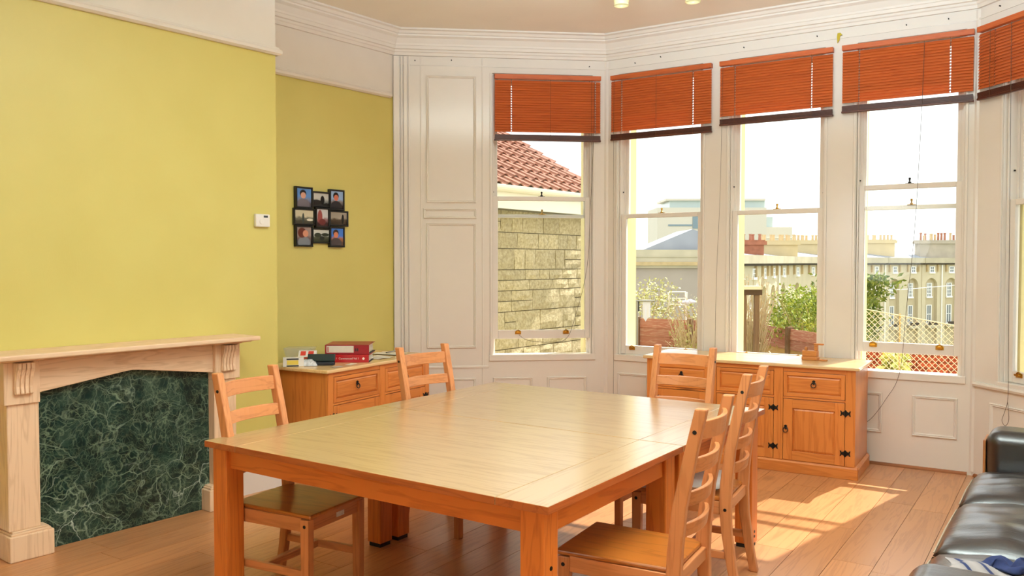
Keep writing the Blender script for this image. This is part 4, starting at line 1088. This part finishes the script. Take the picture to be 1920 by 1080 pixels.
for i in range(len(TP)-1):
    p = TP[i]; a = TP[i-1] if i else Vector((-29.1, 66.6)); b = TP[i+1]
    m0, m1 = (a+p)/2 if i else a, (p+b)/2
    d = (m1-m0); W = d.length; ang = math.atan2(d.y, d.x)+PI      # local +x to the viewer's right... facing east/south
    ang = math.atan2(d.y, d.x); dx = d/W; c = p-base
    off = (p-m0).dot(dx); L, R = -off, W-off
    S_ = empty('house_bay', (c.x, c.y, 0), ang, ter); Z = 14
    hw = min(1.15, (R-L)*.32)
    zs = -1.75
    arch = [(-hw, .0), (-hw, zs+Z)]+[(hw*-math.cos(PI*k/10), zs+Z+hw*.95*math.sin(PI*k/10)) for k in range(1, 10)]+[(hw, zs+Z), (hw, 0)]
    poly = [(L, 0)]+arch+[(R, 0), (R, 1.25+Z), (L, 1.25+Z)]
    MB().prism(poly, 'y', 0, .45).build('front_wall', bath, S_)
    B(L, R, .45, .8, 0, 1.25+Z).build('back_wall', bath2, S_)
    m = MB().box(L, R, -.55, .8, 1.45+Z, 2.2+Z, 0); m.box(L, R, -.35, .8, 1.25+Z, 1.45+Z, 1); m.build('cornice', [corn_m, dark_s], S_)  # lower step of the cornice is a dark band along its underside
    for x in (L+(R-L)*.25-.1, L+(R-L)*.75+.1): B(x-.12, x+.12, -.22, 0, .25+Z, 1.25+Z).build('bracket', stain, S_)
    for nm, w, z0, z1, y, nv, nh_ in (('upper_window', .42, .12, 1.0, -.04, 2, 2), ('arch_window', .46, -3.35, -1.35, .40, 3, 4), ('tall_window', .46, -7.1, -4.45, .40, 2, 2)):
        z0 += Z; z1 += Z
        m = MB(); fw = .09
        m.box(-w-.05, -w+fw, y-.06, y+.04, z0, z1); m.box(w-fw, w+.05, y-.06, y+.04, z0, z1); m.box(-w, w, y-.06, y+.04, z1-fw, z1); m.box(-w-.12, w+.12, y-.14, y+.04, z0-.12, z0+.1)
        for k in range(1, nv): x = -w+2*w*k/nv; m.box(x-.035, x+.035, y-.05, y+.03, z0, z1)
        for k in range(1, nh_): z = z0+(z1-z0)*k/nh_; m.box(-w, w, y-.05, y+.03, z-.04, z+.04)
        f = m.build(nm, frame_w, S_)
        if nm == 'tall_window':
            B(-.95, .95, -.45, .44, z0-.55, z0-.15).build('balcony', corn_m, S_)
            B(-.95, .95, -.45, -.40, z0-.15, z0+.25).build('balcony_rail', dark_s, S_)
        B(-w, w, y, y+.02, z0, z1).build('window_pane', pane_d, S_)
    if i in (2, 6, 9, 12): MB().tube([(R, -.1, 0), (R, -.1, 1.2+Z)], .11, 6).build('drainpipe', gut_m, S_)
# roofs and stacks, placed behind the parapet
def frame_at(i, back):
    p = TP[i]; d = (TP[min(i+1, len(TP)-1)]-TP[max(0, i-1)]).normalized(); nrm = Vector((-d.y, d.x)); return p-base+nrm*back, math.atan2(d.y, d.x)
for i0, i1, zt in ((1, 3, 3.2), (3, 5, 3.5), (5, 7, 3.6), (7, 9, 3.7), (9, 11, 3.9), (11, 13, 3.9), (13, 14, 3.9)):
    a = TP[i0]-base; b = TP[i1]-base; d = (b-a); W = d.length; u = d/W; nrm = Vector((-u.y, u.x))
    m = MB().prism([(.9, 2.1), (9, 2.1+(zt-2.1)*1.0), (9, 1.8), (.9, 1.8)], 'x', -1, W+1)
    m.v = [(x, y, z+14) for x, y, z in m.v]; m.build('slate_roof', slate, ter, (a.x, a.y, 0), math.atan2(u.y, u.x))
pot_o = plain('clay_pot', (170, 118, 96), .8); pot_c = plain('buff_pot', (200, 178, 140), .8); grey_s = plain('grey_stone', (186, 176, 158), .9, noise=.2, nscale=1); buff_s = plain('buff_stack', (206, 188, 146), .9, noise=.12, nscale=1)
def stack(px, py, ang, w, z0, z1, mt, npots, pm, seed):
    r = random.Random(seed); c = Vector((px, py))-base
    s = empty('chimney_stack', (c.x, c.y, 14), rad(ang), ter)
    m = MB().box(-w/2, w/2, -.8, .8, z0, z1-.5); m.box(-w/2-.25, w/2+.25, -1.0, 1.0, z1-.5, z1-.12); m.box(-w/2-.1, w/2+.1, -.9, .9, z1-.12, z1); m.build('stack_body', mt, s)
    for k in range(npots):
        x = -w/2+.3+(w-.6)*k/(npots-1); h = .45+.45*r.random()*(pm is None)+.2
        M = Matrix.Translation((x, r.choice((-.35, .3)), z1))
        MB().lathe([(.17, 0), (.14, h*.8), (.18, h*.82), (.18, h), (.0, h)], 8, M).build('chimney_pot', pm or r.choice((pot_o, pot_o, pot_c)), s)
stack(-33.6, 124.5, 38, 6.2, 1.8, 4.75, buff_s, 12, pot_c, 1)
stack(-26.2, 133.8, 38, 7.2, 1.8, 4.75, grey_s, 15, None, 2)
stack(-37.2, 108.5, 48, 5.0, 1.8, 4.4, buff_s, 10, pot_c, 5)
stack(-34.8, 92.0, 42, 4.2, 1.6, 4.0, buff_s, 8, pot_c, 3)
stack(-35.6, 85.0, 42, 3.6, 1.4, 3.9, plain('red_stack', (176, 112, 84), .9, noise=.3, nscale=2), 7, pot_o, 4)
# end block with grey rendered wall
eb = thing('end_house', 'grey rendered end house of the terrace with heavy cornice and slate hip', 'building', (-38.2, 59.05, -14), math.atan2(7.55, 9.1))
EW = 11.8
B(0, EW, 0, 9, 0, 15.1).build('rendered_wall', plain('grey_render', (172, 160, 148), .9, noise=.1, nscale=.5), eb)
m = MB().box(-.2, EW+.3, -.3, 9.2, 15.1, 15.3, 0); m.box(-.3, EW+.5, -.5, 9.2, 15.3, 15.6, 1); m.box(-.2, EW+.4, -.4, 9.2, 15.6, 16.6, 0); m.box(-.25, EW+.45, -.48, 9.2, 16.0, 16.08, 0)
m.build('cornice', [corn_m, stain], eb)
MB().prism([(4.2, 16.4), (9.0, 18.4), (13.2, 16.4)], 'y', 1.5, 8).build('hip_roof', slate, eb)
for k in range(3): m = B(2.2+k*3, 3.0+k*3, -.06, 0, 7.5, 9.2).build('window_frame', frame_w, eb)
# modern blocks
mw = plain('white_cladding', (208, 202, 188), .7, noise=.04, nscale=.1); mg = plain('blue_grey_glass', (120, 140, 150), .15); mg2 = plain('pale_glazing', (176, 190, 186), .2)
def block(label, name, x, y, parts):
    t = thing(name, label, 'building', (x, y, -14), rad(38.2))
    for nm, mt, bx in parts: B(*bx).build(nm, mt, t)
block('modern white block rising behind the end house', 'office_block', -96.62, 178.73, [
 ('wall', mw, (0, 26, 0, 14, 0, 28.6)), ('glazed_storey', mg2, (3.2, 26, 1.5, 13, 28.6, 30.3)), ('roof_slab', mw, (2.2, 26, 1, 13.5, 30.31, 30.8)),
 ('window_strip', mg, (.7, 6.0, -.12, 0, 18.0, 20.0)), ('wall_panel', plain('red_panel', (214, 150, 132), .6), (6.0, 9.0, -.12, 0, 18.0, 20.0)), ('slot', mg, (2.6, 8.3, -.1, 0, 24.2, 24.6)),
 ('window', mg, (8.4, 12, -.14, 0, 23.6, 26.6)), ('window', mg, (8.4, 12, -.14, 0, 20.2, 23.0)), ('ledge', plain('ledge', (220, 216, 200), .7), (0, 26, -.2, 0, 20.25, 20.5))])
block('stepped white tower block behind the middle chimneys', 'tower_block', -97.5, 204.0, [
 ('wall', mw, (0, 17.5, 6, 20, 0, 32.6)), ('plant_room', mw, (8, 12.5, 8, 14, 32.6, 33.9)), ('lower_wing', mw, (0, 24.0, 0, 16, 0, 24.8)), ('roof_storey', mg2, (16.5, 19.5, 2, 9, 24.8, 27.6)),
 ('window', mg, (12.2, 13.4, -.1, 0, 24.0, 25.0-.3)), ('ledge', plain('ledge', (220, 216, 200)), (0, 24.1, -.2, 0, 21.9, 22.2)), ('red_annexe', plain('red_panel', (214, 150, 132)), (4, 10.5, -1.5, -.2, 10, 19.8))])
